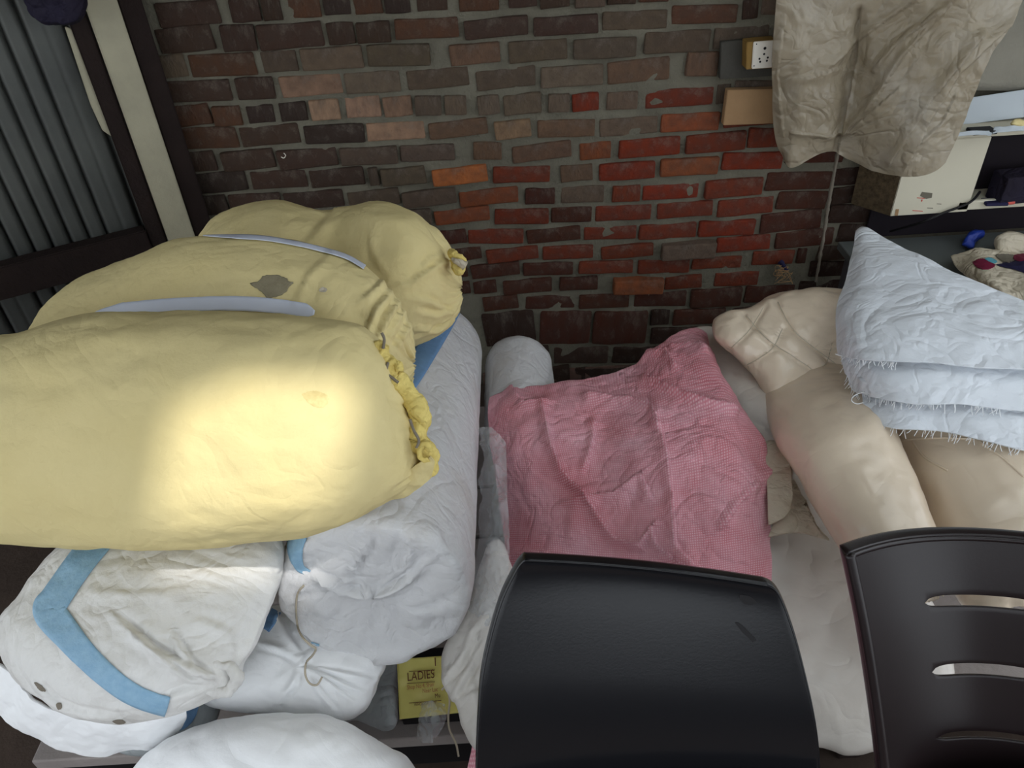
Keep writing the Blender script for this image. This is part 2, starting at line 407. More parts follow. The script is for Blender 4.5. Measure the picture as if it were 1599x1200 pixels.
CL = {'d': (62, 47, 40), 'D': (50, 40, 36), 'b': (78, 53, 41), 'g': (82, 70, 60), 'G': (94, 80, 69), 'l': (128, 103, 84),
      'L': (148, 120, 98), 'p': (98, 76, 62), 'r': (102, 47, 32), 'R': (114, 45, 29), 'o': (152, 88, 50), 'O': (118, 66, 42),
      'm': (68, 38, 29), 'k': (46, 31, 26)}
def make_brick_mesh(i):
    rnd = random.Random(i); bm = bmesh.new(); bmesh.ops.create_cube(bm, size=1)
    for v in bm.verts: v.co = Vector((v.co.x * .21, v.co.y * .1, v.co.z * .064))
    bmesh.ops.subdivide_edges(bm, edges=[e for e in bm.edges if abs(e.verts[0].co.x - e.verts[1].co.x) > .1], cuts=2)
    sharp = [e for e in bm.edges if len(e.link_faces) == 2 and e.calc_face_angle() > .5]
    bmesh.ops.bevel(bm, geom=sharp, offset=.007, segments=2, affect='EDGES', profile=.6)
    for v in bm.verts:
        q = v.co * 28 + Vector((i * 7.3, 0, 0))
        v.co += Vector((fr(q), fr(q + Vector((9, 0, 0))), fr(q + Vector((0, 9, 0))))) * .0026
    me = bpy.data.meshes.new('brick'); bm.to_mesh(me); bm.free(); me.materials.append(M['brick'])
    me.polygons.foreach_set('use_smooth', [True] * len(me.polygons)); return me
BM = [make_brick_mesh(i) for i in range(8)]
nbrick = [0]
def brick(cx, cz, w, h, ang, code, proud, depth=.1):
    c = s2l(CL[code]); rnd = random.Random(nbrick[0] * 13 + 1)
    o = bpy.data.objects.new('brick', BM[nbrick[0] % 8]); link(o, wall_back); nbrick[0] += 1
    o.location = (cx, WY + depth / 2 - .006 - proud, cz)
    o.rotation_euler = (rnd.uniform(-.02, .02), -ang + rnd.uniform(-.006, .006), rnd.uniform(-.025, .025) + (math.pi if rnd.random() < .5 else 0))
    o.scale = (w / .21, depth / .1, h / .064)
    f = rnd.uniform(.9, 1.12) * ALB
    o.color = (c[0] * f, c[1] * f * rnd.uniform(.95, 1.05), c[2] * f * rnd.uniform(.9, 1.0), 1)
ALB = 1.2
def lin(P, x):
    if x <= P[0][0]: a, b = P[0], P[1]
    elif x >= P[-1][0]: a, b = P[-2], P[-1]
    else:
        for a, b in zip(P, P[1:]):
            if a[0] <= x <= b[0]: break
    t = (x - a[0]) / (b[0] - a[0]); return a[1] + (b[1] - a[1]) * t, a[2] + (b[2] - a[2]) * t
ROWS = [
 ([(290,2,40),(400,-4,34),(470,-8,29),(525,-12,24),(620,-15,21),(680,-18,17),(750,-19,17),(815,-23,12),(920,-25,12),(970,-28,8),(1045,-34,2),(1200,-48,-12)],
  [(245,343,'d'),(360,407,'d'),(409,440,'d'),(442,501,'b'),(504,548,'D'),(552,597,'b'),(600,641,'D'),(650,699,'d'),(715,779,'b'),(793,839,'d'),(842,890,'d'),(897,945,'g'),(948,995,'d'),(997,1045,'b')]),
 ([(245,42,82),(370,38,80),(450,36,76),(560,34,69),(670,27,60),(775,27,59),(885,23,54),(990,16,47),(1100,7,37),(1200,-4,26)],
  [(246,335,'d'),(346,400,'d'),(402,505,'d'),(511,555,'d'),(557,611,'d'),(616,716,'b'),(724,826,'d'),(833,935,'d'),(940,1043,'g'),(1047,1152,'b'),(1158,1183,'d'),(1187,1290,'g')]),
 ([(250,85,121),(350,83,119),(440,78,113),(520,72,108),(620,68,103),(740,67,100),(840,62,96),(945,58,91),(1057,47,83),(1160,40,74),(1300,28,62)],
  [(248,292,'G'),(297,401,'b'),(409,465,'g'),(470,567,'G'),(573,672,'g'),(702,782,'p'),(793,886,'g'),(895,994,'g'),(1005,1109,'g'),(1114,1200,'g'),(1206,1300,'g')]),
 ([(260,126,160),(315,125,158),(400,120,155),(486,117,150),(580,112,146),(684,106,138),(790,105,138),(890,102,136),(995,92,129),(1100,80,119),(1200,70,108),(1300,58,96)],
  [(258,362,'d'),(369,429,'d'),(437,535,'l'),(538,626,'G'),(635,733,'g'),(743,837,'g'),(844,942,'G'),(947,1046,'p'),(1070,1121,'p'),(1126,1215,'g'),(1220,1320,'g')]),
 ([(265,164,197),(355,164,196),(410,163,191),(505,155,188),(570,150,184),(667,149,180),(760,148,179),(820,145,178),(870,146,175),(970,143,172),(1060,138,167),(1130,130,162),(1210,122,154),(1300,112,144)],
  [(265,331,'b'),(333,378,'b'),(386,429,'D'),(437,480,'D'),(484,531,'L'),(540,595,'L'),(598,644,'l'),(648,690,'g'),(694,729,'G'),(745,780,'G'),(786,846,'G'),(855,889,'G'),(892,935,'R'),(947,996,'G'),(1007,1114,'r'),(1118,1140,'g'),(1144,1215,'g'),(1220,1310,'g')]),
 ([(275,200,234),(325,199,232),(420,195,227),(520,194,224),(617,190,219),(715,187,214),(800,187,216),(885,186,214),(980,183,211),(1080,176,205),(1165,168,196),(1300,156,184)],
  [(275,372,'b'),(375,469,'d'),(475,570,'D'),(572,663,'L'),(669,762,'p'),(772,830,'l'),(838,929,'p'),(935,1027,'G'),(1031,1124,'O'),(1130,1215,'r'),(1220,1310,'m')]),
 ([(290,237,268),(340,235,266),(480,232,262),(576,229,257),(668,225,252),(760,222,250),(845,223,250),(930,221,249),(1013,215,244),(1130,206,236),(1210,198,228),(1330,186,216)],
  [(291,338,'d'),(346,430,'d'),(433,528,'d'),(531,622,'g'),(625,711,'g'),(739,784,'p'),(799,892,'p'),(904,954,'O'),(965,1061,'R'),(1069,1164,'r'),(1167,1225,'r'),(1230,1325,'m')]),
 ([(300,270,300),(345,269,300),(435,266,294),(528,262,291),(630,260,288),(720,260,287),(815,259,285),(900,257,283),(980,253,280),(1076,246,273),(1175,237,264),(1270,228,255),(1330,222,249)],
  [(300,387,'D'),(392,479,'d'),(484,570,'d'),(576,592,'g'),(595,666,'g'),(675,762,'o'),(769,859,'r'),(875,926,'p'),(935,1023,'R'),(1030,1122,'O'),(1127,1222,'R'),(1226,1320,'m')]),
 ([(312,305,335),(440,300,328),(560,296,322),(715,295,320),(845,293,318),(910,290,317),(1045,287,311),(1145,278,306),(1245,268,296),(1330,260,288)],
  [(312,356,'D'),(359,440,'d'),(444,538,'d'),(543,625,'g'),(628,713,'g'),(717,810,'O'),(820,867,'m'),(875,944,'G'),(955,999,'r'),(1002,1090,'R'),(1099,1190,'r'),(1193,1298,'m'),(1302,1380,'k')]),
 ([(500,328,352),(640,326,350),(720,325,348),(815,325,349),(890,323,347),(973,320,344),(1070,315,339),(1165,308,336),(1250,298,326),(1330,290,316)],
  [(480,576,'d'),(580,674,'g'),(678,766,'O'),(772,857,'r'),(860,924,'m'),(929,1017,'r'),(1025,1113,'r'),(1119,1207,'r'),(1212,1292,'m'),(1296,1380,'k')]),
 ([(600,358,382),(710,358,380),(775,357,380),(865,355,377),(950,353,374),(1040,349,373),(1135,343,367),(1235,330,360),(1330,320,348)],
  [(600,684,'r'),(688,729,'m'),(731,818,'r'),(822,907,'m'),(911,994,'r'),(997,1087,'r'),(1090,1179,'R'),(1187,1282,'m'),(1290,1380,'k')]),
 ([(700,387,406),(800,386,407),(886,383,404),(980,381,401),(1073,376,398),(1160,368,391),(1255,358,385),(1330,350,378)],
  [(660,698,'m'),(703,752,'m'),(759,841,'r'),(846,926,'r'),(938,1020,'r'),(1031,1116,'P'),(1118,1202,'R'),(1209,1301,'m'),(1306,1380,'k')]),
 ([(735,411,432),(855,409,429),(945,406,426),(1036,405,427),(1120,400,419),(1206,391,413),(1330,380,404)],
  [(690,731,'m'),(735,812,'m'),(816,895,'m'),(903,988,'r'),(996,1077,'r'),(1080,1158,'r'),(1173,1240,'r'),(1243,1258,'m'),(1275,1325,'d'),(1330,1390,'k')]),
 ([(739,438,458),(825,435,457),(900,431,451),(995,432,453),(1066,430,450),(1150,424,446),(1260,412,434)],
  [(690,735,'m'),(739,776,'m'),(785,862,'m'),(873,933,'m'),(956,1035,'Q'),(1037,1096,'r'),(1115,1185,'r'),(1262,1330,'k')]),
 ([(754,461,483),(860,461,482),(945,458,480),(1030,455,478),(1117,450,479),(1200,446,472),(1260,440,466)],
  [(754,810,'m'),(820,897,'m'),(903,982,'m'),(990,1072,'m'),(1077,1158,'m'),(1162,1240,'m'),(1245,1330,'k')]),
 ([(755,487,538),(1045,484,536)],
  [(755,836,'k'),(842,922,'m'),(926,1010,'m')]),
 ([(1015,484,508),(1130,480,504)], [(1015,1045,'k'),(1050,1132,'m'),(1140,1230,'k')]),
 ([(1015,512,536),(1130,508,532)], [(1015,1090,'k'),(1096,1180,'k')]),
 ([(755,543,569),(1060,540,566)], [(770,858,'k'),(864,950,'d'),(956,1045,'k'),(1050,1130,'k')]),
 ([(755,574,598),(1060,571,595)], [(810,890,'k'),(896,980,'k'),(986,1060,'k')]),
]
for P, bl in ROWS:
    for x0, x1, code in bl:
        proud = random.uniform(0, .010)
        if code == 'P': code, proud = 'G', .03
        if code == 'Q': code, proud = 'O', .028
        g = 1.5 + random.uniform(0, .8); xm = (x0 + x1) / 2
        (t0, b0), (t1, b1) = lin(P, x0), lin(P, x1); tm, bm_ = lin(P, xm)
        if proud > .025: bm_ += 2
        a = atY(x0, (t0 + b0) / 2, WY); b = atY(x1, (t1 + b1) / 2, WY)
        h = (atY(xm, tm, WY) - atY(xm, bm_, WY)).length - .002; c = atY(xm, (tm + bm_) / 2, WY)
        brick(c.x, c.z, (b - a).length - .002, h, math.atan2(b.z - a.z, b.x - a.x), code, proud)
# rows above the picture and near the floor: real bricks too, joined
bm = bmesh.new()
def stuff_brick(x, z, w, h=.066):
    r = bmesh.ops.create_cube(bm, size=1)
    for v in r['verts']: v.co = Vector((x + v.co.x * w, WY + .042 + random.uniform(-.004, .004) + v.co.y * .1, z + v.co.z * h))
z = 1.62
while z < 2.85:
    x = -1.6 + random.uniform(-.1, 0)
    while x < 2.6: w = random.choice((.2, .21, .1)); stuff_brick(x + w / 2, z, w); x += w + .014
    z += .084
for z in (.03,):
    x = -1.2
    while x < 1.6: stuff_brick(x + .1, z, .2, .055); x += .216
for x in (-1.1, -.9, -.7, -.5):
    for z in (.12, .2, .28, .36, .44, .52, .6): stuff_brick(x + (.1 if int(z * 100) % 16 > 7 else 0), z, .19)
me = bpy.data.meshes.new('brick_courses'); bm.to_mesh(me); bm.free(); me.materials.append(M['brick'])
o = link(bpy.data.objects.new('brick_courses', me), wall_back); o.color = (.16, .09, .07, 1); o['kind'] = 'stuff'

# plaster on the right end of the back wall
pl = [atY(1420, 140, WY - .02), atY(1420, -160, WY - .02), atY(1900, -190, WY - .02), atY(1900, 140, WY - .02)]
V = []
for i in range(20):
    for j in range(30):
        s, t = j / 29, i / 19
        p = (pl[0] * (1 - s) + pl[3] * s) * (1 - t) + (pl[1] * (1 - s) + pl[2] * s) * t
        V.append(p + Vector((0, .008 * fr(p * 5), 0)))
o = solid(mesh_obj('plaster_patch', V, grid_faces(20, 30), M['plaster'], wall_back), .02, 0)

# left partition: corrugated tin, angled to the brick wall
PA = Vector((-1.048, 2.535)); PD = Vector((-.447, -.235)).normalized(); PN = Vector((-PD.y, PD.x))
if PN.y > 0: PN = -PN
def part(s, z, n=0.0): q = PA + PD * s + PN * n; return Vector((q.x, q.y, z))
V = []; nc = 900; L_ = 2.4
for i in range(2):
    for j in range(nc):
        s = L_ * j / (nc - 1); q = (s / .056) % 1.0; k_ = int(s / .056)
        w = -.030 * math.exp(-((q - .5) / .13) ** 2)
        if k_ % 7 == 4: w *= .12
        V.append(part(s, [0, 2.9][i], w - .05))
wl = mesh_obj('wall_left', V, grid_faces(2, nc), M['tin']); solid(wl, .002); tag(wl, 'grey corrugated tin partition wall on the left', kind='structure')

# right wall and roof (outside the picture, they shade the room)
o = box('wall_right', (2.75, 2.3, 1.45), (.1, .9, 2.9), M['plaster'], bev=0); tag(o, 'plastered side wall', kind='structure')
SPOT = atD(395, 735, 1.22)
k = (2.9 - SPOT.z) / SUN_FROM.z; hc = SPOT + SUN_FROM * k
hx, hy = hc.x, hc.y
X0, X1, Y0, Y1 = -3.2, 2.8, -1.2, 2.9
GAPS = [(hx - .15, hx + .15, hy - .10, hy + .14), (.55, 2.35, .25, 1.75)]  # added openings: sun patch on the front bag, fill light on the right
xs = sorted([X0, X1] + [g[k_] for g in GAPS for k_ in (0, 1)]); ys = sorted([Y0, Y1] + [g[k_] for g in GAPS for k_ in (2, 3)])
V = [Vector((x, y, 2.9)) for y in ys for x in xs]; nx = len(xs); f = []
for i in range(len(ys) - 1):
    for j in range(nx - 1):
        cx_, cy_ = (xs[j] + xs[j + 1]) / 2, (ys[i] + ys[i + 1]) / 2
        if any(g[0] < cx_ < g[1] and g[2] < cy_ < g[3] for g in GAPS): continue
        f.append((i * nx + j, i * nx + j + 1, (i + 1) * nx + j + 1, (i + 1) * nx + j))
roof = mesh_obj('ceiling', V, f, M['roof'], None, False); solid(roof, .03, 0); tag(roof, 'low roof with a gap added to throw a patch of sun', kind='structure')
g = GAPS[1]
box('added_fill_sheet', ((g[0] + g[1]) / 2, (g[2] + g[3]) / 2, 2.93), (g[1] - g[0] + .1, g[3] - g[2] + .1, .004), M['fill_sheet'], roof, bev=0)  # unseen translucent sheet, added to brighten the right-hand pile
prism('sun_mask_sheet', [Vector((hx - .3, hy - .02, 2.95)), Vector((hx - .3, hy + .35, 2.95)), Vector((hx + .12, hy + .35, 2.95)), Vector((hx + .06, hy + .16, 2.95))], .01, M['roof'], roof)  # unseen sheet added over the gap to cut the sun patch diagonally
o = box('added_dark_wall', (0, -5.2, 1.0), (9.0, .15, 2.0), M['dark_timber'], bev=0); tag(o, 'dark wall added behind the viewer to darken the chair reflections', kind='structure')  # unseen wall, added so the chairs reflect something dark
# ------------------------------------------------------------------ posts and beam of the partition
def upright(name, s0, s1, n0, n1, z0, z1, m_, label, cat):
    a = [part(s0, z0, n0), part(s1, z0, n0), part(s1, z0, n1), part(s0, z0, n1)]
    V = a + [Vector((p.x, p.y, z1)) for p in a]
    f = [(3, 2, 1, 0), (4, 5, 6, 7), (0, 1, 5, 4), (1, 2, 6, 5), (2, 3, 7, 6), (3, 0, 4, 7)]
    o = mesh_obj(name, V, f, m_, None, False)
    b_ = bmesh.new(); b_.from_mesh(o.data); bmesh.ops.recalc_face_normals(b_, faces=b_.faces)
    bmesh.ops.bevel(b_, geom=b_.edges[:], offset=.004, segments=2, affect='EDGES'); b_.to_mesh(o.data); b_.free()
    return tag(o, label, cat)
upright('post', .045, .133, -.03, .03, 0, 2.9, M['pale_paint'], 'pale painted post in front of the corrugated tin, left corner', 'post')
upright('post', -.022, .043, -.03, .012, 0, 2.9, M['dark_timber'], 'dark timber post against the brick wall, right of the pale post', 'post')
upright('post', .136, .188, -.035, .012, 0, 2.9, M['dark_timber'], 'thin dark timber post on the left side of the pale post', 'post')
upright('beam', .19, 2.3, -.036, .02, .765, .875, M['dark_timber'], 'dark horizontal timber beam across the corrugated tin above the yellow bags', 'beam')
# pale strip and dark bundle high on the partition
a, b = part(.27, 1.0, -.02), part(.2, 1.0, -.02)
def onpart(px, py, n):
    o0 = Vector((PA.x, PA.y, 0)) + Vector((PN.x, PN.y, 0)) * n; r = ray(px, py); nn = Vector((PN.x, PN.y, 0))
    return CAM + r * ((o0 - CAM).dot(nn) / r.dot(nn))
o = prism('batten', [onpart(*p, .0) for p in ((101, 42), (112, 45), (160, 172), (175, 214), (160, 204), (142, 165))], .012, M['pale_paint'])
tag(o, 'thin pale pointed batten hanging on the tin beside the pale post', 'batten')
dn = lambda co: .012 * fr(co * 12)
c0 = onpart(75, -5, .12); dd = (c0 - CAM).dot(FW)
o = blob('cloth_bundle', (75, -10), dd, [(34, -40), (75, -60), (125, -40), (134, 0), (120, 34), (98, 42), (66, 36), (42, 12)], .08, .08, M['dark_cloth'], disp=dn)
tag(o, 'dark purple cloth bundle hanging at the top left corner', 'bundle')

# ------------------------------------------------------------------ platform the bundles lie on
PZ = .25
plat = empty('platform', (.3, 1.5, 0), 'low grey plank platform under all the bundles', 'platform')
for i in range(6):
    y = .93 + i * .205
    box('plank', (.32, y + .095, PZ - .02), (3.0, .19, .04), M['plank'], plat)
box('rail', (.32, .95, PZ - .09), (2.9, .03, .09), M['black'], plat)
for x in (-1.1, -.1, .8, 1.7):
    for y in (.97, 2.08): box('leg', (x, y, (PZ - .04) / 2), (.06, .06, PZ - .04), M['dark_timber'], plat)

# ------------------------------------------------------------------ white rolls
def crease_field(lines):
    def f(co):
        d = co - CAM; z = d.dot(FW); x = 799.5 + F * d.dot(RT) / z; y = 600 - F * d.dot(UP) / z
        s = 0
        for ln, aa, ww in lines:
            best = 1e9; side = 1; tt = 0; n = len(ln) - 1
            for i, ((x0, y0), (x1, y1)) in enumerate(zip(ln, ln[1:])):
                ex, ey = x1 - x0, y1 - y0; t = max(0, min(1, ((x - x0) * ex + (y - y0) * ey) / (ex * ex + ey * ey)))
                qx, qy = x - x0 - ex * t, y - y0 - ey * t; dd = math.hypot(qx, qy)
                if dd < best: best = dd; side = 1 if ex * qy - ey * qx > 0 else -1; tt = (i + t) / n
            if best < ww * 3:
                e = math.sin(math.pi * min(max(tt, .04), .96)) ** .5
                # a fold: raised lip on one side, groove on the other
                s += aa * e * (math.exp(-((best * side - ww * .5) / ww) ** 2) - .9 * math.exp(-((best * side + ww * .5) / (ww * .6)) ** 2))
        return s
    return f
def crease(o, lines):
    cf = crease_field(lines); me = o.data; off = o.location + (o.parent.location if o.parent else Vector((0, 0, 0)))
    nm = [v.normal.copy() for v in me.vertices]
    for v, n in zip(me.vertices, nm):
        if n.dot(CAM - v.co - off) > 0: v.co += n * cf(v.co + off)
    me.update()
def wr(co, k=1.0, s=9, se=0): return k * fr(co * s + Vector((se, 0, 0)), 5)
A = atD(584, 936, 1.53); B = atD(660, 546, 2.5); R1 = .196
prof = [(0.012, 0)] + [(.012 - .012 * (i / 10) ** 2, R1 * .9 * i / 10) for i in range(1, 11)] + [(.006, R1 * .945), (.018, R1 * .975), (.035, R1 * .99), (.06, R1)]
L = (B - A).length
prof += [(.06 + (L - .12) * i / 90, R1 * (1 - .02 * i / 90)) for i in range(1, 91)] + [(L - .03, R1 * .97), (L - .01, R1 * .9)] + [(L, R1 * .9 * (10 - i) / 10) for i in range(11)]
def d1(t, a, co):
    s = (co - A).dot((B - A).normalized())
    if s < .05: return .012 * fr(co * 9, 4) + .003 * fr(co * 34, 3)
    return .004 * fr(Vector((co.x * 14, co.y * 5, co.z * 14)), 4)
r1 = roll('fabric_roll', A, B, prof, M['roll_wrap'], disp=d1)
tag(r1, 'long thick white sack-wrapped fabric roll lying under the tied ends of the yellow bags', 'roll')
b1 = bvh_of(r1)
ribbon('blue_stripe', b1, [(466, 838), (462, 860), (468, 885), (484, 894)], lambda t: 30 * (1 - .75 * t), M['blue_stripe'], r1, off=.002)
ribbon('blue_stripe', b1, [(730, 438), (700, 490), (660, 556), (634, 600), (610, 640)], lambda t: 24 + 12 * math.sin(3 * t), M['blue_stripe_dark'], r1, off=.002)
ribbon('blue_stripe', b1, [(474, 1000), (486, 1006), (498, 1010)], 9, M['blue_stripe'], r1, off=.002)
def line_on(name, b, path, r, m_, par, n=40, off=.003):
    pts = []
    for i in range(n):
        x, y = cr(path, i / (n - 1)); p = hit(b, x, y, off)
        if p is not None: pts.append(p)
    if len(pts) < 3: return None
    return tube(name, pts, r, m_, par, 6)
crease(r1, [([(582, 848), (553, 890), (535, 915)], 0.017, 6), ([(480, 888), (510, 905), (545, 922), (600, 922), (630, 905), (650, 885), (672, 868)], 0.019, 6), ([(643, 858), (645, 900)], 0.014, 4),
            ([(484, 892), (500, 872), (520, 858)], 0.014, 5), ([(478, 905), (505, 900), (535, 910)], 0.014, 5), ([(500, 1002), (560, 1012), (630, 1012), (700, 985)], 0.010, 7), ([(540, 1022), (590, 1030), (650, 1026)], 0.010, 5),
            ([(500, 930), (515, 965), (512, 1000)], 0.012, 6), ([(640, 960), (690, 950), (730, 920)], 0.009, 7), ([(600, 850), (660, 840), (715, 870), (735, 920)], 0.007, 6), ([(486, 900), (470, 930), (450, 950)], 0.012, 6)])
b1 = bvh_of(r1)
pts = [hit(b1, *p, .006) or atD(*p, 1.44) for p in ((474, 913), (468, 925), (464, 950), (465, 975), (472, 995), (485, 1008))] + [atD(493, 1014, 1.45), atD(488, 1024, 1.5), atD(478, 1036, 1.53), atD(477, 1055, 1.53), atD(484, 1068, 1.53), atD(495, 1070, 1.53), atD(503, 1058, 1.53)]
o = tube('tie_string', spl(pts, 70), .0022, M['string'], r1)

A = atD(814, 690, 2.24); B = atD(809, 564, 2.52); R2 = .108
L = (B - A).length
prof = [(0, R2 * i / 8 * .9) for i in range(9)] + [(.01, R2 * .97), (.03, R2)] + [(.03 + (L - .06) * i / 60, R2) for i in range(1, 61)] + [(L - .01, R2 * .97), (L, R2 * .92)] + [(L + .004, R2 * .92 * (8 - i) / 8) for i in range(9)]
r2 = roll('fabric_roll', A, B, prof, M['roll_wrap'], disp=lambda t, a, co: .004 * fr(Vector((co.x * 12, co.y * 6, co.z * 12)), 4))
tag(r2, 'shorter white wrapped fabric roll between the long roll and the pink sack', 'roll')

# ------------------------------------------------------------------ yellow bags
def gather(t, a, co, w0, w1, k=14, am=.012):
    w = math.exp(-((t) / w0) ** 2) + math.exp(-((1 - t) / w1) ** 2)
    f = noise.noise(Vector((math.cos(a) * k * .35, math.sin(a) * k * .35, t * 2.0)))
    return am * w * (abs(f) * -2 + .5)
st1 = [(-330, 600, -300, 690, 1.42, .9), (-318, 560, -290, 760, 1.42, 1.0), (-250, 545, -250, 815, 1.42, 1.0), (-110, 528, -120, 840, 1.41, .98), (0, 521, 0, 847, 1.40, .97), (75, 505, 75, 853, 1.40, .96), (150, 493, 150, 857, 1.395, .96),
       (225, 488, 225, 859, 1.39, .95), (300, 487, 300, 856, 1.385, .95), (375, 487, 380, 848, 1.38, .95), (450, 490, 450, 838, 1.38, .94), (515, 495, 520, 822, 1.38, .92), (560, 507, 575, 802, 1.38, .85),
       (590, 530, 620, 775, 1.385, .72), (610, 560, 645, 755, 1.39, .52), (628, 595, 657, 735, 1.395, .3), (640, 630, 661, 712, 1.40, .12)]
def dy1(t, a, co): return gather(t, a, co, .12, .13, 22, .011) + .007 * fr(co * 5, 3) + .0035 * fr(Vector((co.x * 10, co.y * 22, co.z * 22)), 4)
y1 = loft('fabric_bag', st1, M['yellow'], exp=2.15, n=190, seg=130, disp=dy1)
tag(y1, 'front yellow cotton bag with the sun patch and a knotted end seam', 'bag', 'yellow cotton bags stacked in a row')
by1 = bvh_of(y1)
seam = [(586, 535), (598, 552), (612, 590), (625, 598), (640, 618), (655, 645), (653, 670), (648, 688), (660, 700), (675, 716), (668, 735), (645, 752)]
sp_ = [atD(x, y, 1.335 + .004 * i) for i, (x, y) in enumerate(seam)]
o = tube('tied_seam', spl(sp_, 150), lambda t: .012 + .008 * noise.noise(Vector((t * 7, 2, 0))) + .007 * t * (1 - t) * 4, M['yellow2'], y1, 18, .007)
for q, rr in (((592, 545), .010), ((614, 580), .017), ((664, 706), .015)):
    p = atD(*q, 1.328)
    n_ = 26; ring = [p + (RT * math.cos(a) * rr * .7 + UP * math.sin(a) * rr) for a in [2 * math.pi * i / n_ for i in range(n_ - 3)]]
    tube('knot', ring, .0065, M['yellow2'], y1, 10, .006)
for pa in ([(606, 566), (603, 582), (612, 590), (622, 598)], [(640, 655), (646, 672), (654, 688), (650, 700)], [(596, 520), (600, 530), (598, 545)]):
    tube('tie_cord', spl([atD(x, y, 1.318) for x, y in pa], 20), .0026, M['rope'], y1)
patch('dirt_mark', by1, (493, 625), [(472, 617), (490, 611), (508, 616), (513, 626), (505, 636), (488, 634)], M['stain'], y1, off=.0006, th=0)
# flap of loose cloth at the lower end
fl = cloth('end_flap', [[(628, 745, 1.36), (650, 725, 1.35), (672, 712, 1.34)], [(618, 765, 1.37), (655, 748, 1.36), (679, 722, 1.345)], [(605, 786, 1.39), (640, 772, 1.385), (672, 748, 1.36)]], M['yellow'], y1, 40, 40, .006, 18, place='D', th=.004)

st2 = [(40, 560, 62, 580, 1.721, .5), (48, 520, 75, 585, 1.721, .8), (66, 487, 105, 610, 1.721, .9), (110, 445, 150, 632, 1.721, .95), (180, 414, 190, 642, 1.721, 1.0), (250, 388, 260, 645, 1.711, 1.0), (320, 372, 320, 645, 1.702, 1.0), (390, 371, 390, 642, 1.693, 1.0),
       (460, 381, 450, 640, 1.684, 1.0), (520, 396, 500, 638, 1.674, 1.0), (565, 415, 545, 635, 1.665, .95), (600, 443, 585, 662, 1.656, .85), (626, 485, 615, 645, 1.656, .66), (640, 520, 632, 622, 1.656, .42), (645, 550, 642, 590, 1.656, .2)]
def dy2(t, a, co): return gather(t, a, co, .10, .20, 20, .016) + .007 * fr(co * 5 + Vector((5, 0, 0)), 3) + .0035 * fr(Vector((co.x * 10, co.y * 20, co.z * 20)), 4)
y2 = loft('fabric_bag', st2, M['yellow'], exp=2.15, n=180, seg=120, disp=dy2)
tag(y2, 'middle yellow cotton bag with a torn grey patch on its top', 'bag', 'yellow cotton bags stacked in a row')
by2 = bvh_of(y2)
patch('torn_patch', by2, (424, 447), [(390, 444), (402, 440), (412, 431), (428, 430), (445, 433), (450, 440), (458, 442), (452, 448), (446, 458), (428, 464), (418, 467), (410, 458), (402, 452)], M['patch'], y2, off=.0012)
patch('small_tear', by2, (505, 453), [(498, 455), (503, 449), (511, 452), (507, 457)], M['cream2'], y2, off=.0012)
crease(y2, [([(572, 512), (586, 480), (606, 456)], .013, 6), ([(588, 524), (604, 490), (620, 468)], .013, 6), ([(602, 530), (618, 496), (632, 482)], .010, 5), ([(612, 548), (628, 520), (638, 505)], .009, 5), ([(460, 470), (480, 430), (510, 400)], .006, 8), ([(560, 470), (590, 445), (600, 430)], .007, 6)])
st3 = [(296, 420, 300, 440, 2.120, .5), (306, 385, 320, 520, 2.120, .8), (328, 350, 340, 560, 2.120, .92), (360, 331, 370, 572, 2.111, 1.0), (400, 320, 400, 575, 2.101, 1.0), (440, 317, 440, 570, 2.091, 1.0), (480, 327, 475, 566, 2.082, .97), (515, 331, 505, 562, 2.072, .97), (550, 324, 540, 560, 2.063, 1.0),
       (590, 318, 580, 556, 2.044, 1.0), (630, 326, 615, 548, 2.025, 1.0), (662, 345, 645, 540, 2.015, .95), (688, 372, 672, 528, 2.006, .82), (706, 398, 695, 512, 2.006, .62), (716, 420, 712, 490, 2.006, .4), (720, 440, 719, 465, 2.006, .18)]
def dy3(t, a, co): return gather(t, a, co, .10, .22, 22, .015) + .006 * fr(co * 5 + Vector((9, 0, 0)), 3) + .0035 * fr(Vector((co.x * 10, co.y * 20, co.z * 20)), 4)
y3 = loft('fabric_bag', st3, M['yellow'], exp=2.15, n=180, seg=120, disp=dy3)
tag(y3, 'rear yellow cotton bag with two humps against the brick wall', 'bag', 'yellow cotton bags stacked in a row')
by3 = bvh_of(y3)
o = tube('knot', spl([atD(704, 396, 1.929), atD(712, 402, 1.910), atD(720, 406, 1.910), atD(722, 414, 1.920), atD(716, 424, 1.920), atD(712, 414, 1.910), atD(708, 404, 1.910)], 60), .012, M['yellow2'], y3, 12, .008)
tube('tie_cord', spl([atD(706, 404, 1.896), atD(716, 410, 1.891), atD(726, 416, 1.896)], 14), lambda t: .005 + .008 * t, M['cream2'], y3, 8, .003)
crease(y3, [([(612, 446), (640, 440), (660, 426), (684, 410), (702, 402)], .012, 6), ([(640, 462), (672, 468), (704, 486)], .009, 5), ([(648, 510), (680, 514), (708, 500)], .008, 5), ([(704, 402), (690, 380), (668, 345)], .007, 5), ([(645, 480), (680, 492), (712, 482)], .007, 5), ([(470, 385), (500, 355), (515, 335)], .010, 12),
            ([(655, 418), (672, 400), (690, 396)], .008, 5), ([(600, 430), (580, 400), (575, 370)], .005, 9)])
by2 = bvh_of(y2)
ribbon('white_tape', by2, [(318, 371), (400, 374), (450, 381), (500, 392), (540, 404), (568, 420)], lambda t: 7 * min(1, .1 + t * 6), M['tape'], y2, off=.004)
ribbon('white_tape', by2, [(150, 490), (200, 484), (280, 477), (370, 475), (440, 480), (492, 489)], lambda t: 22 * min(1, .08 + t * 5) * min(1, .3 + (1 - t) * 9), M['tape'], y2, off=.004)

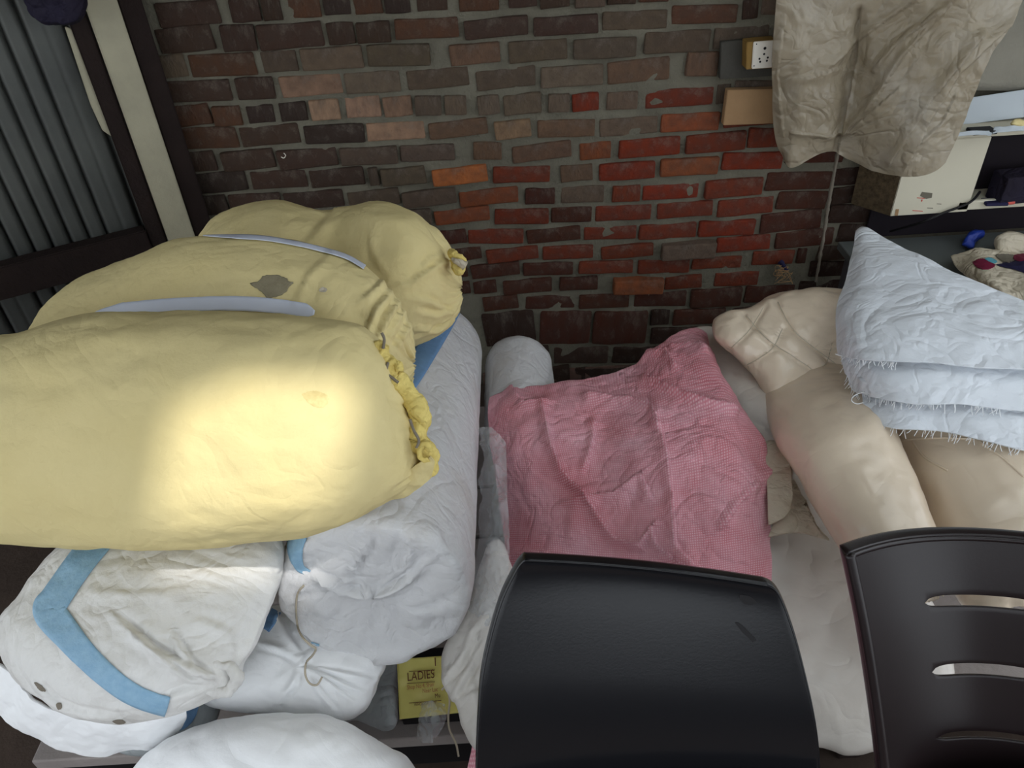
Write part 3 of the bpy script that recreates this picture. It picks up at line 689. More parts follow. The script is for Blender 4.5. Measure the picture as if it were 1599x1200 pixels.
# ------------------------------------------------------------------ white sacks at the front left
bagw = blob('woven_sack', (225, 990), 1.46, [(95, 855), (180, 835), (300, 830), (400, 825), (440, 850), (436, 905), (420, 955), (400, 1005), (378, 1040), (368, 1078), (338, 1088), (290, 1108), (240, 1122), (160, 1128), (90, 1108), (35, 1072), (2, 1030), (-4, 975), (40, 915)],
            .13, .17, M['sack'], p=2.2, tilt=.0006, nr=50, seg=200, disp=lambda co: .006 * fr(co * 7, 4) + .0025 * fr(Vector((co.x * 12, co.y * 30, co.z * 30)), 3))
tag(bagw, 'large dirty white woven sack with a bent blue stripe, below the front yellow bag', 'sack')
bbw = bvh_of(bagw)
crease(bagw, [([(186, 965), (215, 990), (245, 1014), (285, 1035), (325, 1050)], .014, 9), ([(275, 990), (288, 1018), (305, 1040), (322, 1052)], .011, 8), ([(240, 1015), (270, 1038), (300, 1058), (330, 1066)], .010, 7), ([(432, 920), (408, 972), (388, 1018), (370, 1045)], .008, 6),
             ([(250, 1092), (290, 1078), (325, 1070)], .007, 8), ([(60, 1068), (90, 1098), (125, 1112), (190, 1118)], .008, 7), ([(130, 920), (220, 925), (300, 915)], .004, 10), ([(300, 960), (360, 985), (370, 1030)], .005, 12)])
bbw = bvh_of(bagw)
ribbon('blue_stripe', bbw, [(160, 838), (126, 880), (88, 935), (78, 955), (100, 985), (135, 1025), (175, 1062), (215, 1088), (262, 1104)], lambda t: 44 + 10 * math.exp(-((t - .42) / .15) ** 2) - 14 * t * t, M['blue_stripe'], bagw, n=90, k=9)
kn = [atD(x, y, 1.36) for x, y in ((312, 1050), (330, 1042), (352, 1040), (366, 1052), (360, 1072), (340, 1082), (322, 1076), (318, 1064), (335, 1056), (350, 1062))]
tube('tied_corner', spl(kn, 90), .011, M['sack'], bagw, 12, .010)
for c_, ol in (((62, 1072), [(54, 1066), (64, 1070), (72, 1080), (62, 1078)]), ((93, 1103), [(88, 1100), (95, 1098), (97, 1106), (91, 1108)]), ((112, 1122), [(104, 1116), (114, 1118), (124, 1128), (114, 1127)]), ((186, 1128), [(176, 1126), (190, 1124), (196, 1129), (184, 1131)])):
    patch('dirt_mark', bbw, c_, ol, M['rope'], bagw, off=.001, th=.0004)
# white cloth flap under that sack
fl = cloth('sack_flap', [[(-20, 1030, 1.5), (10, 1050, 1.48), (45, 1085, 1.46), (90, 1112, 1.45), (160, 1125, 1.45), (230, 1120, 1.46), (290, 1105, 1.5)],
                         [(-20, 1075, 1.52), (5, 1085, 1.49), (45, 1112, 1.47), (90, 1132, 1.46), (160, 1145, 1.46), (230, 1142, 1.48), (285, 1130, 1.52)],
                         [(-25, 1105, 1.56), (2, 1112, 1.52), (40, 1142, 1.50), (85, 1170, 1.49), (150, 1178, 1.5), (215, 1174, 1.51), (255, 1168, 1.54)]], M['white_bag'], None, 120, 50, .010, 11, place='D', th=.006)
tag(fl, 'torn white lining hanging out below the large blue striped sack', 'flap')

bm2 = blob('woven_sack', (455, 1045), 1.66, [(395, 970), (430, 945), (500, 960), (560, 990), (602, 1028), (592, 1070), (574, 1108), (540, 1126), (480, 1124), (410, 1112), (330, 1108), (310, 1085), (350, 1030)],
           .10, .22, M['white_bag'], p=2.3, tilt=.0008, nr=40, disp=lambda co: .007 * fr(co * 8 + Vector((3, 0, 0)), 4) + .003 * fr(Vector((co.x * 20, co.y * 20, co.z * 30)), 3))
tag(bm2, 'small white sack with gathered folds, tucked under the end of the long roll', 'sack')
bb2 = bvh_of(bm2)
ribbon('blue_stripe', bb2, [(432, 955), (424, 970), (414, 984)], 16, M['blue_stripe_dark'], bm2)
crease(bm2, [([(470, 1035), (500, 1050), (540, 1068), (568, 1078)], .009, 5), ([(480, 1042), (510, 1064), (548, 1090)], .009, 5), ([(470, 1038), (440, 1020), (405, 1010)], .010, 6), ([(470, 1045), (462, 1070), (438, 1098)], .009, 6), ([(485, 1048), (500, 1078), (522, 1105)], .008, 5), ([(500, 1042), (545, 1052), (585, 1060)], .008, 5), ([(440, 960), (450, 990), (470, 1020)], .008, 8)])
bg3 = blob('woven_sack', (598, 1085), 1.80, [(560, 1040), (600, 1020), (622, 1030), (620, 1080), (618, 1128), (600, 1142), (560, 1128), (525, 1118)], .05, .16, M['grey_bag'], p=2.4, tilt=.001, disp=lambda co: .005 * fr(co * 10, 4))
tag(bg3, 'narrow greyish sack between the small white sack and the yellow printed packet', 'sack')

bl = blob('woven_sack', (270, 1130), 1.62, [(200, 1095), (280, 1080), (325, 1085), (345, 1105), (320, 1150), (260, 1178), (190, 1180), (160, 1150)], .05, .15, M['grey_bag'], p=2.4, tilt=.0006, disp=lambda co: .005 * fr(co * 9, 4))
tag(bl, 'grey white sack with a blue stripe peeking out under the large dirty sack', 'sack')
bbl = bvh_of(bl)
ribbon('blue_stripe', bbl, [(222, 1140), (250, 1138), (282, 1132), (296, 1118), (302, 1098)], lambda t: 14 + 6 * t, M['blue_stripe_dark'], bl)

bf = blob('white_sack', (425, 1230), 1.48, [(215, 1195), (250, 1160), (330, 1126), (420, 1112), (500, 1116), (560, 1138), (610, 1165), (640, 1190), (665, 1240), (640, 1320), (520, 1370), (340, 1370), (230, 1320), (195, 1245)], .14, .16, M['white_bag'], p=2.2, tilt=.0004,
          disp=lambda co: .008 * fr(co * 6 + Vector((7, 0, 0)), 4) + .002 * fr(co * 30, 3))
tag(bf, 'bright white plump sack nearest the camera at the bottom edge', 'sack')

# ------------------------------------------------------------------ bale under the pink sack, clear plastic
bale = blob('limp_sack', (752, 1020), 1.70, [(742, 905), (765, 850), (790, 860), (810, 960), (806, 1100), (790, 1190), (752, 1180), (730, 1150), (712, 1105), (690, 1068), (690, 1030), (704, 990), (728, 950)],
            .05, .05, M['white_bag2'], p=2.4, tilt=.0009, nr=46, seg=180, disp=lambda co: .006 * fr(co * 9, 4))
tag(bale, 'limp off white sack hanging between the long roll and the black chair', 'sack')
crease(bale, [([(745, 1000), (720, 1040), (700, 1062)], .010, 7), ([(760, 1000), (735, 1050), (712, 1090)], .010, 7), ([(775, 950), (740, 990), (725, 1030)], .008, 7), ([(740, 1060), (750, 1110), (745, 1160)], .008, 8), ([(720, 1090), (745, 1080), (775, 1050)], .006, 8)])
tube('tie_string', spl([atD(x, y, 1.64) for x, y in ((690, 1078), (697, 1073), (702, 1095), (700, 1120), (702, 1140))] + [atD(712, 1162, 1.64), atD(716, 1182, 1.64)], 50), .0024, M['string'], bale)
cpz = cloth('clear_plastic', [[(750, 672, 1.98), (768, 668, 1.95), (790, 690, 1.92)], [(750, 740, 1.92), (770, 745, 1.86), (792, 760, 1.84)], [(748, 810, 1.86), (770, 820, 1.80), (795, 830, 1.78)], [(742, 880, 1.80), (765, 890, 1.74), (792, 900, 1.72)], [(735, 930, 1.78), (755, 945, 1.71), (785, 960, 1.69)], [(705, 1010, 1.76), (735, 1010, 1.70), (775, 1010, 1.66)]],
            M['clear'], None, 70, 120, .016, 16, place='D', th=0)
tag(cpz, 'crumpled clear plastic film in the gap left of the pink sack', 'plastic film')
cp2 = cloth('clear_plastic', [[(655, 1100, 1.68), (675, 1095, 1.66), (695, 1100, 1.68)], [(655, 1130, 1.66), (675, 1130, 1.63), (693, 1130, 1.66)], [(652, 1155, 1.66), (672, 1162, 1.63), (690, 1150, 1.66)]], M['clear'], None, 50, 50, .012, 22, place='D', th=0)
tag(cp2, 'small crumpled clear plastic bag below the yellow printed packet', 'plastic film')

# yellow printed packet on a black box
bxc = atD(668, 1135, 1.82)
o = box('black_box', (bxc.x + .02, bxc.y + .08, PZ + .05), (.16, .14, .10), M['black']); tag(o, 'small black box on the plank under the yellow packet', 'box')
pk = empty('printed_packet', atD(660, 1080, 1.76), 'yellow printed packet reading LADIES under the end of the long roll', 'packet')
q0, q1, q2, q3 = atD(620, 1030, 1.79), atD(730, 1022, 1.78), atD(735, 1112, 1.73), atD(624, 1124, 1.73)
V = []
nrm = (q1 - q0).cross(q3 - q0).normalized()
if nrm.dot(CAM - q0) < 0: nrm = -nrm
for i in range(30):
    for j in range(30):
        s, t = j / 29, i / 29; p = (q0 * (1 - s) + q1 * s) * (1 - t) + (q3 * (1 - s) + q2 * s) * t
        V.append(p + nrm * (.003 * fr(p * 25, 3)))
pkt = solid(mesh_obj('packet_face', V, grid_faces(30, 30), M['packet'], pk), .003, 0)
def text(body, px, py, hpx, m_, parent, base_l, xdir, ydir, zoff=.006, wscale=1.0, name='lettering'):
    cu = bpy.data.curves.new(name, 'FONT'); cu.body = body; cu.size = 1; cu.extrude = .004
    to = bpy.data.objects.new('t', cu); COL.objects.link(to)
    bpy.context.view_layer.update()
    me = bpy.data.meshes.new_from_object(to.evaluated_get(bpy.context.evaluated_depsgraph_get()))
    bpy.data.objects.remove(to); me.materials.clear(); me.materials.append(m_)
    o = link(bpy.data.objects.new(name, me), parent)
    n = xdir.cross(ydir).normalized()
    sz = hpx / .7
    mm = Matrix((xdir * sz * wscale, ydir * sz, n * .05)).transposed().to_4x4()
    pos = base_l(px, py) + n * (zoff + .003)
    me.transform(mm); me.transform(Matrix.Translation(pos - parent.matrix_basis.translation)); me.update()
    return o
def on_pk(px, py):
    r = ray(px, py); return CAM + r * ((q0 - CAM).dot(nrm) / r.dot(nrm))
xd = (on_pk(680, 1055) - on_pk(640, 1060)).normalized(); yd = nrm.cross(xd).normalized()
ppm = (on_pk(680, 1055) - on_pk(640, 1060)).length / 40.3
for body, px, py, hp, mm_, ws in (('LADIES', 637, 1065, 12.5, 'print_brown', .78), ('Shop No 4, Shan', 637, 1078, 6, 'print_orange', .72), ('Near Lac', 661, 1083.5, 6, 'print_orange', .75), ('Mu', 680, 1091, 6, 'print_brown', .8), ('1', 677, 1042, 13, 'print_brown', .9), ("'", 678, 1062, 10, 'print_brown', .9), ('WHOLESALE MF', 648, 1104, 4.5, 'print_brown', .75)):
    text(body, px, py, hp * ppm, M[mm_], pk, on_pk, xd, yd, wscale=ws)
for x0, y0, x1, y1_ in ((640, 1050, 680, 1047.5), (637, 1068.5, 680, 1066), (640, 1099, 690, 1095)):
    pa, pb = on_pk(x0, y0) + nrm * .008, on_pk(x1, y1_) + nrm * .008
    tube('print_line', [pa, (pa + pb) / 2, pb], .0009, M['print_brown'], pk, 4)

# ------------------------------------------------------------------ pink woven sack cloth
def creases(lines, w=.022, a=.014):
    L3 = []
    for ln in lines: L3.append(ln)
    def f(u, v, co):
        d = co - CAM; z = d.dot(FW); x = 799.5 + F * d.dot(RT) / z; y = 600 - F * d.dot(UP) / z
        s = 0
        for ln, aa, ww in L3:
            best = 1e9; side = 1
            for (x0, y0), (x1, y1) in zip(ln, ln[1:]):
                ex, ey = x1 - x0, y1 - y0; t = max(0, min(1, ((x - x0) * ex + (y - y0) * ey) / (ex * ex + ey * ey)))
                qx, qy = x - x0 - ex * t, y - y0 - ey * t; dd = math.hypot(qx, qy)
                if dd < best: best = dd; side = 1 if ex * qy - ey * qx > 0 else -1
            if best < ww * 3: s += aa * math.exp(-(best / ww) ** 2) * (1 if side > 0 else .35)
        return s
    return f
pc = [([(850, 640), (860, 690), (880, 740), (910, 770), (930, 800), (960, 840), (1000, 850), (1018, 822), (1025, 850), (1060, 880), (1110, 900)], 0.020, 9),
      ([(1010, 590), (1040, 605), (1080, 620), (1120, 632), (1145, 640)], 0.020, 8), ([(920, 620), (990, 625), (1020, 640), (1028, 665)], 0.020, 10),
      ([(1030, 660), (1045, 720), (1052, 780), (1055, 850), (1080, 880)], 0.017, 12), ([(930, 665), (928, 690), (915, 730)], 0.014, 10),
      ([(1200, 740), (1150, 790), (1130, 820)], 0.014, 10), ([(1000, 555), (1040, 550), (1055, 570)], 0.017, 9), ([(800, 606), (815, 630), (850, 628)], 0.017, 9),
      ([(900, 780), (960, 770), (1000, 740), (1015, 770)], 0.014, 14), ([(1050, 540), (1090, 535), (1100, 545)], 0.014, 6), ([(790, 870), (850, 860), (880, 880)], 0.010, 10)]
pink = cloth('sack_cloth', [
 [(765, 622, .59), (800, 606, .61), (852, 599, .61), (910, 594, .60), (985, 574, .60), (1045, 528, .62), (1085, 512, .62), (1103, 522, .60)],
 [(763, 652, .58), (805, 642, .62), (860, 634, .63), (920, 631, .62), (990, 615, .63), (1055, 580, .65), (1108, 565, .66), (1127, 588, .62)],
 [(766, 694, .55), (815, 692, .60), (870, 687, .61), (935, 690, .6), (1000, 680, .64), (1065, 655, .66), (1130, 640, .66), (1165, 648, .62)],
 [(772, 742, .51), (825, 745, .56), (885, 745, .58), (945, 750, .59), (1010, 745, .62), (1075, 730, .64), (1145, 710, .64), (1196, 700, .58)],
 [(780, 802, .46), (830, 805, .51), (890, 805, .55), (955, 810, .56), (1015, 810, .59), (1080, 800, .61), (1145, 790, .61), (1200, 780, .54)],
 [(788, 867, .42), (835, 865, .47), (895, 870, .5), (960, 875, .51), (1020, 875, .54), (1085, 870, .56), (1150, 860, .55), (1203, 850, .48)],
 [(777, 932, .39), (835, 935, .43), (900, 940, .46), (960, 945, .48), (1020, 945, .49), (1085, 945, .50), (1150, 930, .48), (1200, 920, .43)],
 [(756, 1045, .35), (820, 1045, .38), (890, 1045, .39), (960, 1045, .40), (1020, 1045, .40), (1085, 1040, .40), (1150, 1030, .40), (1180, 1020, .38)],
 [(744, 1130, .29), (815, 1130, .31), (890, 1130, .31), (960, 1130, .31), (1020, 1130, .31), (1085, 1130, .31), (1140, 1120, .31), (1165, 1115, .30)],
 [(722, 1240, .16), (800, 1240, .17), (890, 1240, .17), (960, 1240, .17), (1020, 1240, .17), (1085, 1240, .17), (1130, 1240, .17), (1150, 1240, .17)]],
 M['pink'], None, 190, 220, .010, 8, disp=creases(pc), th=.004)
tag(pink, 'crumpled pink woven sack cloth spread behind the black chair', 'sack cloth')

# ------------------------------------------------------------------ cream bundles at right
def ply(px, py, Z): return dZ(px, py, Z)
pale = blob('wrapped_bundle', (1120, 900), 2.0, [(1120, 660), (1200, 650), (1260, 760), (1320, 850), (1420, 900), (1480, 1000), (1470, 1120), (1345, 1175), (1270, 1166), (1150, 1160), (950, 1150), (830, 1120), (822, 950), (830, 800), (880, 740), (980, 720), (1060, 700)],
            .08, .10, M['pale_sheet'], p=3.5, tilt=.0009, nr=46, seg=180, disp=lambda co: .005 * fr(co * 6, 4) + .0015 * fr(co * 26, 3))
tag(pale, 'pale shiny wrapped bundle between the pink sack and the dark chair', 'bundle')
sh = cloth('folded_cloth', [[(1085, 515, .56), (1125, 520, .57), (1185, 590, .58)], [(1115, 600, .57), (1165, 620, .59), (1215, 660, .60)], [(1180, 690, .56), (1205, 690, .57), (1235, 720, .57)], [(1195, 750, .53), (1215, 755, .54), (1240, 760, .54)]], M['pale_sheet'], None, 40, 60, .006, 10, th=.012)
tag(sh, 'grey white folded cloth edge between the pink sack and the quilted cream bundle', 'cloth')
sc1 = cloth('cloth_scrap', [[(1195, 690, .575), (1225, 695, .58), (1236, 740, .58)], [(1197, 750, .565), (1220, 755, .57), (1238, 770, .57)], [(1200, 820, .55), (1225, 808, .55), (1236, 788, .55)]], M['cream2'], None, 40, 40, .005, 14, th=.006)
tag(sc1, 'small cream cloth scrap hanging beside the right edge of the pink sack', 'cloth')
sc2 = cloth('cloth_scrap', [[(1215, 735, .545), (1240, 750, .55), (1262, 800, .54)], [(1215, 790, .53), (1245, 795, .535), (1280, 830, .53)], [(1200, 838, .51), (1245, 832, .515), (1295, 845, .51)]], M['tan_board'] if False else M['cream2'], None, 40, 40, .005, 14, th=.006)
tag(sc2, 'brownish cream folded cloth below the small scrap, left of the smooth cream roll', 'cloth')

def quilt(co):
    d = co - CAM; z = d.dot(FW); x = 799.5 + F * d.dot(RT) / z; y = 600 - F * d.dot(UP) / z
    return .012 * fr(co * 7, 4)
q = blob('quilted_bundle', (1270, 545), 2.32, [(1114, 502), (1135, 490), (1165, 482), (1200, 463), (1250, 455), (1320, 450), (1420, 452), (1500, 480), (1540, 560), (1500, 640), (1400, 650), (1300, 640), (1230, 632), (1195, 622), (1180, 590), (1150, 562), (1118, 530)],
         .15, .16, M['cream'], p=2.4, tilt=.0008, nr=46, seg=180, disp=quilt)
tag(q, 'cream padded bundle tied with crossing strings, against the brick wall', 'bundle')
bq = bvh_of(q)
cres = ([(1165, 490), (1200, 530), (1262, 572), (1318, 618)], [(1215, 470), (1240, 515), (1290, 556), (1330, 585)], [(1140, 545), (1172, 512), (1192, 478)], [(1165, 572), (1205, 545), (1222, 512)], [(1262, 600), (1290, 568), (1300, 535)])
for c_ in cres: line_on('tie_string', bq, c_, .0010, M['cream2'], q, off=-.004)
me = q.data; cf = creases([(c_, -.009, 7) for c_ in cres]); nm = [v.normal.copy() for v in me.vertices]
for v, n_ in zip(me.vertices, nm):
    if n_.dot(CAM - v.co) > 0: v.co += n_ * cf(0, 0, v.co)
me.update()

def cream_roll(st, label, se):
    o = loft('cream_roll', st, M['cream'], exp=2.25, n=130, seg=100, disp=lambda t, a, co: .006 * fr(co * 7 + Vector((se, 0, 0)), 4) + .003 * fr(Vector((co.x * 18, co.y * 6, co.z * 18)), 3) + gather(t, a, co, .08, .06, 16, .008))
    return tag(o, label, 'roll', 'smooth cream rolls side by side')
c1 = cream_roll([(1160, 575, 1240, 545, 2.44, .4), (1172, 600, 1290, 552, 2.36, .8), (1188, 630, 1328, 578, 2.2, .95), (1206, 665, 1358, 608, 2.07, 1), (1228, 705, 1378, 650, 1.95, 1), (1255, 755, 1400, 700, 1.88, 1), (1285, 810, 1425, 760, 1.81, 1), (1320, 865, 1445, 810, 1.75, 1), (1350, 910, 1468, 860, 1.70, .95), (1375, 945, 1480, 900, 1.67, .8), (1395, 965, 1480, 925, 1.66, .4)],
                'smooth cream fabric roll in shiny plastic, left one of the pair under the white cloth', 1)
c2 = cream_roll([(1330, 580, 1450, 530, 2.12, .5), (1348, 610, 1570, 520, 2.08, .7), (1385, 668, 1620, 580, 2.0, .75), (1405, 712, 1650, 630, 1.93, .75), (1430, 775, 1680, 690, 1.85, .75), (1452, 830, 1705, 750, 1.78, .75), (1480, 890, 1730, 810, 1.71, .72), (1505, 940, 1740, 860, 1.67, .6), (1530, 970, 1740, 890, 1.65, .3)],
                'wide cream fabric roll in shiny plastic, right one of the pair behind the dark chair', 4)
bc1 = bvh_of(c1); bc2 = bvh_of(c2)
for b_, o_, pa in ((bc2, c2, [(1425, 690), (1445, 715), (1480, 735)]), (bc2, c2, [(1530, 690), (1565, 715), (1599, 745)]), (bc2, c2, [(1400, 688), (1460, 684), (1520, 686)])):
    line_on('plastic_fold', b_, pa, .003, M['cream'], o_, off=.0)

# ------------------------------------------------------------------ white cloth with frayed edges
wc = creases([([(1310, 505), (1380, 500), (1450, 470)], 0.011, 8), ([(1345, 465), (1420, 500), (1500, 540)], 0.018, 9), ([(1360, 480), (1410, 515), (1455, 520)], 0.018, 7), ([(1440, 440), (1475, 490), (1540, 515)], 0.014, 9),
               ([(1400, 455), (1500, 500), (1599, 520)], 0.014, 8), ([(1360, 520), (1400, 545), (1440, 530), (1480, 515)], 0.022, 8), ([(1480, 515), (1480, 540), (1470, 560)], 0.014, 7), ([(1320, 550), (1370, 545), (1400, 560)], 0.018, 8), ([(1545, 520), (1548, 560)], 0.014, 8)])
wcl = empty('white_cloth', atZ(1450, 560, .80), 'white cotton cloth with frayed edges folded over the cream rolls', 'cloth')
cloth('top_layer', [
 [(1337, 362, .86), (1350, 356, .87), (1385, 374, .88), (1440, 402, .89), (1500, 432, .90), (1560, 455, .90), (1640, 478, .90)],
 [(1330, 400, .86), (1350, 398, .89), (1395, 410, .905), (1450, 432, .915), (1510, 455, .92), (1570, 475, .92), (1650, 495, .92)],
 [(1322, 440, .85), (1348, 440, .89), (1400, 448, .91), (1455, 462, .925), (1515, 482, .93), (1580, 498, .93), (1660, 515, .93)],
 [(1308, 480, .84), (1340, 484, .89), (1400, 488, .915), (1460, 496, .925), (1520, 510, .93), (1590, 520, .93), (1670, 532, .93)],
 [(1307, 522, .82), (1340, 528, .88), (1400, 528, .91), (1460, 528, .92), (1530, 535, .925), (1600, 540, .92), (1680, 548, .92)],
 [(1310, 556, .80), (1345, 562, .865), (1400, 566, .89), (1460, 566, .905), (1530, 572, .91), (1600, 575, .91), (1690, 580, .91)]],
 M['white_cloth'], wcl, 150, 140, .008, 4.5, disp=wc, th=.004)
l2 = cloth('middle_layer', [[(1312, 545, .79), (1360, 550, .845), (1430, 540, .88), (1500, 545, .89), (1570, 548, .89), (1680, 560, .89)],
 [(1318, 575, .78), (1362, 580, .84), (1430, 585, .87), (1500, 585, .88), (1570, 586, .88), (1690, 595, .88)],
 [(1332, 610, .755), (1370, 622, .80), (1430, 632, .83), (1500, 632, .84), (1570, 640, .84), (1700, 650, .84)]], M['white_cloth'], wcl, 100, 60, .005, 10, disp=creases([([(1440, 560), (1435, 585), (1500, 590)], .008, 7), ([(1530, 560), (1540, 600)], .007, 7)]), th=.004, seed=3)
l3 = cloth('lower_layer', [[(1345, 600, .765), (1400, 600, .81), (1470, 600, .835), (1540, 605, .84), (1610, 610, .84), (1700, 620, .84)],
 [(1348, 630, .76), (1400, 636, .80), (1470, 642, .81), (1540, 650, .82), (1610, 660, .82), (1710, 670, .82)],
 [(1347, 656, .745), (1400, 670, .775), (1470, 674, .785), (1540, 690, .79), (1610, 705, .79), (1720, 720, .79)]], M['white_cloth'], wcl, 100, 60, .005, 10, disp=creases([([(1380, 660), (1440, 650), (1520, 660), (1599, 690)], .008, 6)]), th=.004, seed=6)
rnd = random.Random(3); bw = bvh_of(l2, l3)
bmf = bmesh.new()
def thread_pts(bmx, pts, r):
    pr = None
    for i, p in enumerate(pts):
        T = (pts[min(i + 1, len(pts) - 1)] - pts[max(i - 1, 0)]).normalized(); S = T.orthogonal().normalized(); N2 = S.cross(T)
        vs = [bmx.verts.new(p + (S * math.cos(a) + N2 * math.sin(a)) * r) for a in (0, 2.09, 4.19)]
        if pr:
            for j in range(3): bmx.faces.new((pr[j], pr[(j + 1) % 3], vs[(j + 1) % 3], vs[j]))
        pr = vs
edges = [([(1333, 610, .757), (1370, 622, .802), (1430, 632, .832), (1500, 632, .842), (1570, 640, .842)], 60), ([(1347, 656, .746), (1400, 670, .776), (1470, 674, .786), (1540, 690, .791), (1599, 702, .791)], 50), ([(1312, 556, .80), (1345, 562, .866), (1400, 566, .893)], 34), ([(1318, 572, .781), (1328, 600, .764), (1342, 622, .76)], 16)]
for e, n_ in edges:
    for i in range(n_):
        x, y, z = cr(e, rnd.random()); p = atZ(x, y, z); L_ = rnd.uniform(.005, .02)
        dr = (-UP * rnd.uniform(.4, 1) + RT * rnd.uniform(-.5, .2)).normalized(); b2 = Vector((rnd.uniform(-1, 1), rnd.uniform(-1, 1), rnd.uniform(-1, .2))) * .3
        thread_pts(bmf, [p, p + dr * L_ * .5 + b2 * L_ * .2, p + (dr + b2) * L_], .0009)
me = bpy.data.meshes.new('frayed_fringe'); bmf.to_mesh(me); bmf.free(); me.materials.append(M['thread'])
o = link(bpy.data.objects.new('frayed_fringe', me), wcl); me.transform(Matrix.Translation(-wcl.location)); o['kind'] = 'stuff'
tube('loose_thread', spl([atZ(x, y, z) for x, y, z in ((1350, 612, .79), (1334, 618, .78), (1330, 626, .77), (1338, 631, .765), (1348, 629, .77))], 24), .0013, M['thread'], wcl)
tube('loose_thread', spl([atZ(x, y, z) for x, y, z in ((1305, 553, .81), (1315, 556, .815), (1328, 553, .83))], 10), .002, M['thread'], wcl)

# ------------------------------------------------------------------ cabinet, table and clothes behind
ZB = atY(1328, 318, 2.565).z
def gz(px, py, Y): return atY(px, py, Y)
A_, B_ = atZ(1328, 318, ZB), atZ(1390, 338, ZB); YF = B_.y
ZT = atY(1545, 214, YF).z; XP = atZ(1510, 335, ZB).x; XR = 2.3; YB = WY - .02
cab = empty('cabinet', (1.6, 2.5, ZB), 'white wall cabinet with a closed left panel and dark open shelf', 'cabinet')
def wall_quad(name, p, q, z0, z1, t, m_): return prism(name, [Vector((p[0], p[1], z0)), Vector((q[0], q[1], z0)), Vector((q[0], q[1], z1)), Vector((p[0], p[1], z1))], t, m_, cab)
wall_quad('front_panel', (B_.x, YF), (XP + .01, YF), ZB, ZT, .018, M['white_board'])
wall_quad('side_panel', (A_.x, A_.y), (B_.x, YF), ZB, ZT, .018, M['brown_mesh'])
box('bottom_board', ((B_.x + XR) / 2, (YF + YB) / 2 + .01, ZB + .012), (XR - B_.x - .02, YB - YF - .03, .022), M['white_board'], cab)
box('shelf_edge', ((XP + XR) / 2 - .17, YF + .008, ZB + .022), (XR - XP - .28, .016, .034), M['white_board'], cab)
box('shelf_edge', (XR - .06, YF + .006, ZB + .018), (.24, .016, .04), M['white_board'], cab)
box('top_board', ((B_.x + XR) / 2, (YF + YB) / 2, ZT + .01), (XR - B_.x, YB - YF, .02), M['white_board'], cab)
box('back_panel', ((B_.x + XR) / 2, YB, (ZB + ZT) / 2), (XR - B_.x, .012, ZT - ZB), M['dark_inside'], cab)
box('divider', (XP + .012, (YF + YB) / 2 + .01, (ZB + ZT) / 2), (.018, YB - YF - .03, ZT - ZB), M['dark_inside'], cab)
box('side_panel', (XR, (YF + YB) / 2, (ZB + ZT) / 2), (.018, YB - YF, ZT - ZB), M['white_board'], cab)
def oncab(px, py, o=.003): p = atY(px, py, YF - o); return p
def decal(name, pix, m_): return prism(name, [oncab(*p, .0015) for p in pix], .001, m_, cab, 0)
decal('printed_mark', [(1440, 300), (1456, 302), (1455, 309), (1446, 311), (1437, 306)], M['dark_grey_patch'])
for pix in ([(1432, 308.6), (1444, 309.6), (1444, 310.8), (1432, 309.8)], [(1425, 328.5), (1441, 329.8), (1441, 330.8), (1425, 329.5)], [(1439, 312), (1441, 312), (1440, 315), (1438.5, 315)]): decal('printed_mark', pix, M['red_print'])
for pix in ([(1463, 318.3), (1470, 318.7), (1470, 319.5), (1463, 319.1)], [(1448, 324.7), (1457, 325), (1457, 325.8), (1448, 325.5)]): decal('printed_mark', pix, M['dark_grey_patch'])
decal('tape_corner', [(1399, 327), (1404, 327), (1402, 337), (1397, 337)], M['tan_board'])
# things in the open shelf and on top
def thing_box(name, px, py, Y, w, d, h, z0, m_, label, cat, rz=0.0):
    p = atZ(px, py, z0); Y = p.y; o = box(name, (p.x, Y, z0 + h / 2), (w, d, h), m_, rot=(0, 0, rz)); return tag(o, label, cat)
SZ = ZB + .024
thing_box('folded_cloth', 1590, 310, YF + .16, .20, .08, .10, SZ, M['dark_cloth'], 'dark folded cloth inside the open cabinet shelf', 'cloth', .1)
thing_box('notebook', 1552, 318, YF + .06, .075, .05, .012, SZ, M['navy'], 'dark blue notebook at the front of the open shelf', 'book', -.1)
thing_box('small_box', 1570, 318, YF + .04, .05, .03, .012, SZ, M['red_print'], 'small red packet at the front edge of the open shelf', 'packet', .05)
tube_o = tube('steel_rod', spl([atY(1565, 294, YF + .07), atY(1580, 297, YF + .06), atY(1640, 303, YF + .05)], 12), .005, M['pale_paint']); tag(tube_o, 'thin pale rod lying across the dark open shelf', 'rod')
TZ = ZT + .02
# white board leaning behind the cabinet
LB = atZ(1530, 191, TZ + .004).y
o = prism('leaning_board', [atY(1440, 203, LB), atY(1720, 168, LB), atY(1720, 122, LB + .03), atY(1440, 164, LB + .03)], .012, M['white_paper']); tag(o, 'white board leaning on the wall on top of the cabinet', 'board')
o = cloth('paper_sheet', [[(1488, 208, TZ + .012), (1520, 204, TZ + .02), (1550, 205, TZ + .010)], [(1490, 213, TZ + .006), (1520, 211, TZ + .008), (1548, 211, TZ + .006)]], M['white_paper'], None, 30, 12, .004, 30, th=.002); tag(o, 'curled white paper on the cabinet top beside the plastic sheet', 'paper')
o = cloth('paper_sheet', [[(1552, 199, TZ + .018), (1585, 196, TZ + .024), (1640, 192, TZ + .02)], [(1550, 208, TZ + .008), (1585, 205, TZ + .010), (1640, 202, TZ + .008)]], M['white_paper'], None, 30, 12, .004, 30, th=.002, seed=5); tag(o, 'pale stacked paper on the cabinet top at the right picture edge', 'paper')
thing_box('phone', 1532, 207, YF + .08, .08, .05, .012, TZ + .001, M['black'], 'flat black object lying on the cabinet top between the papers', 'phone case')
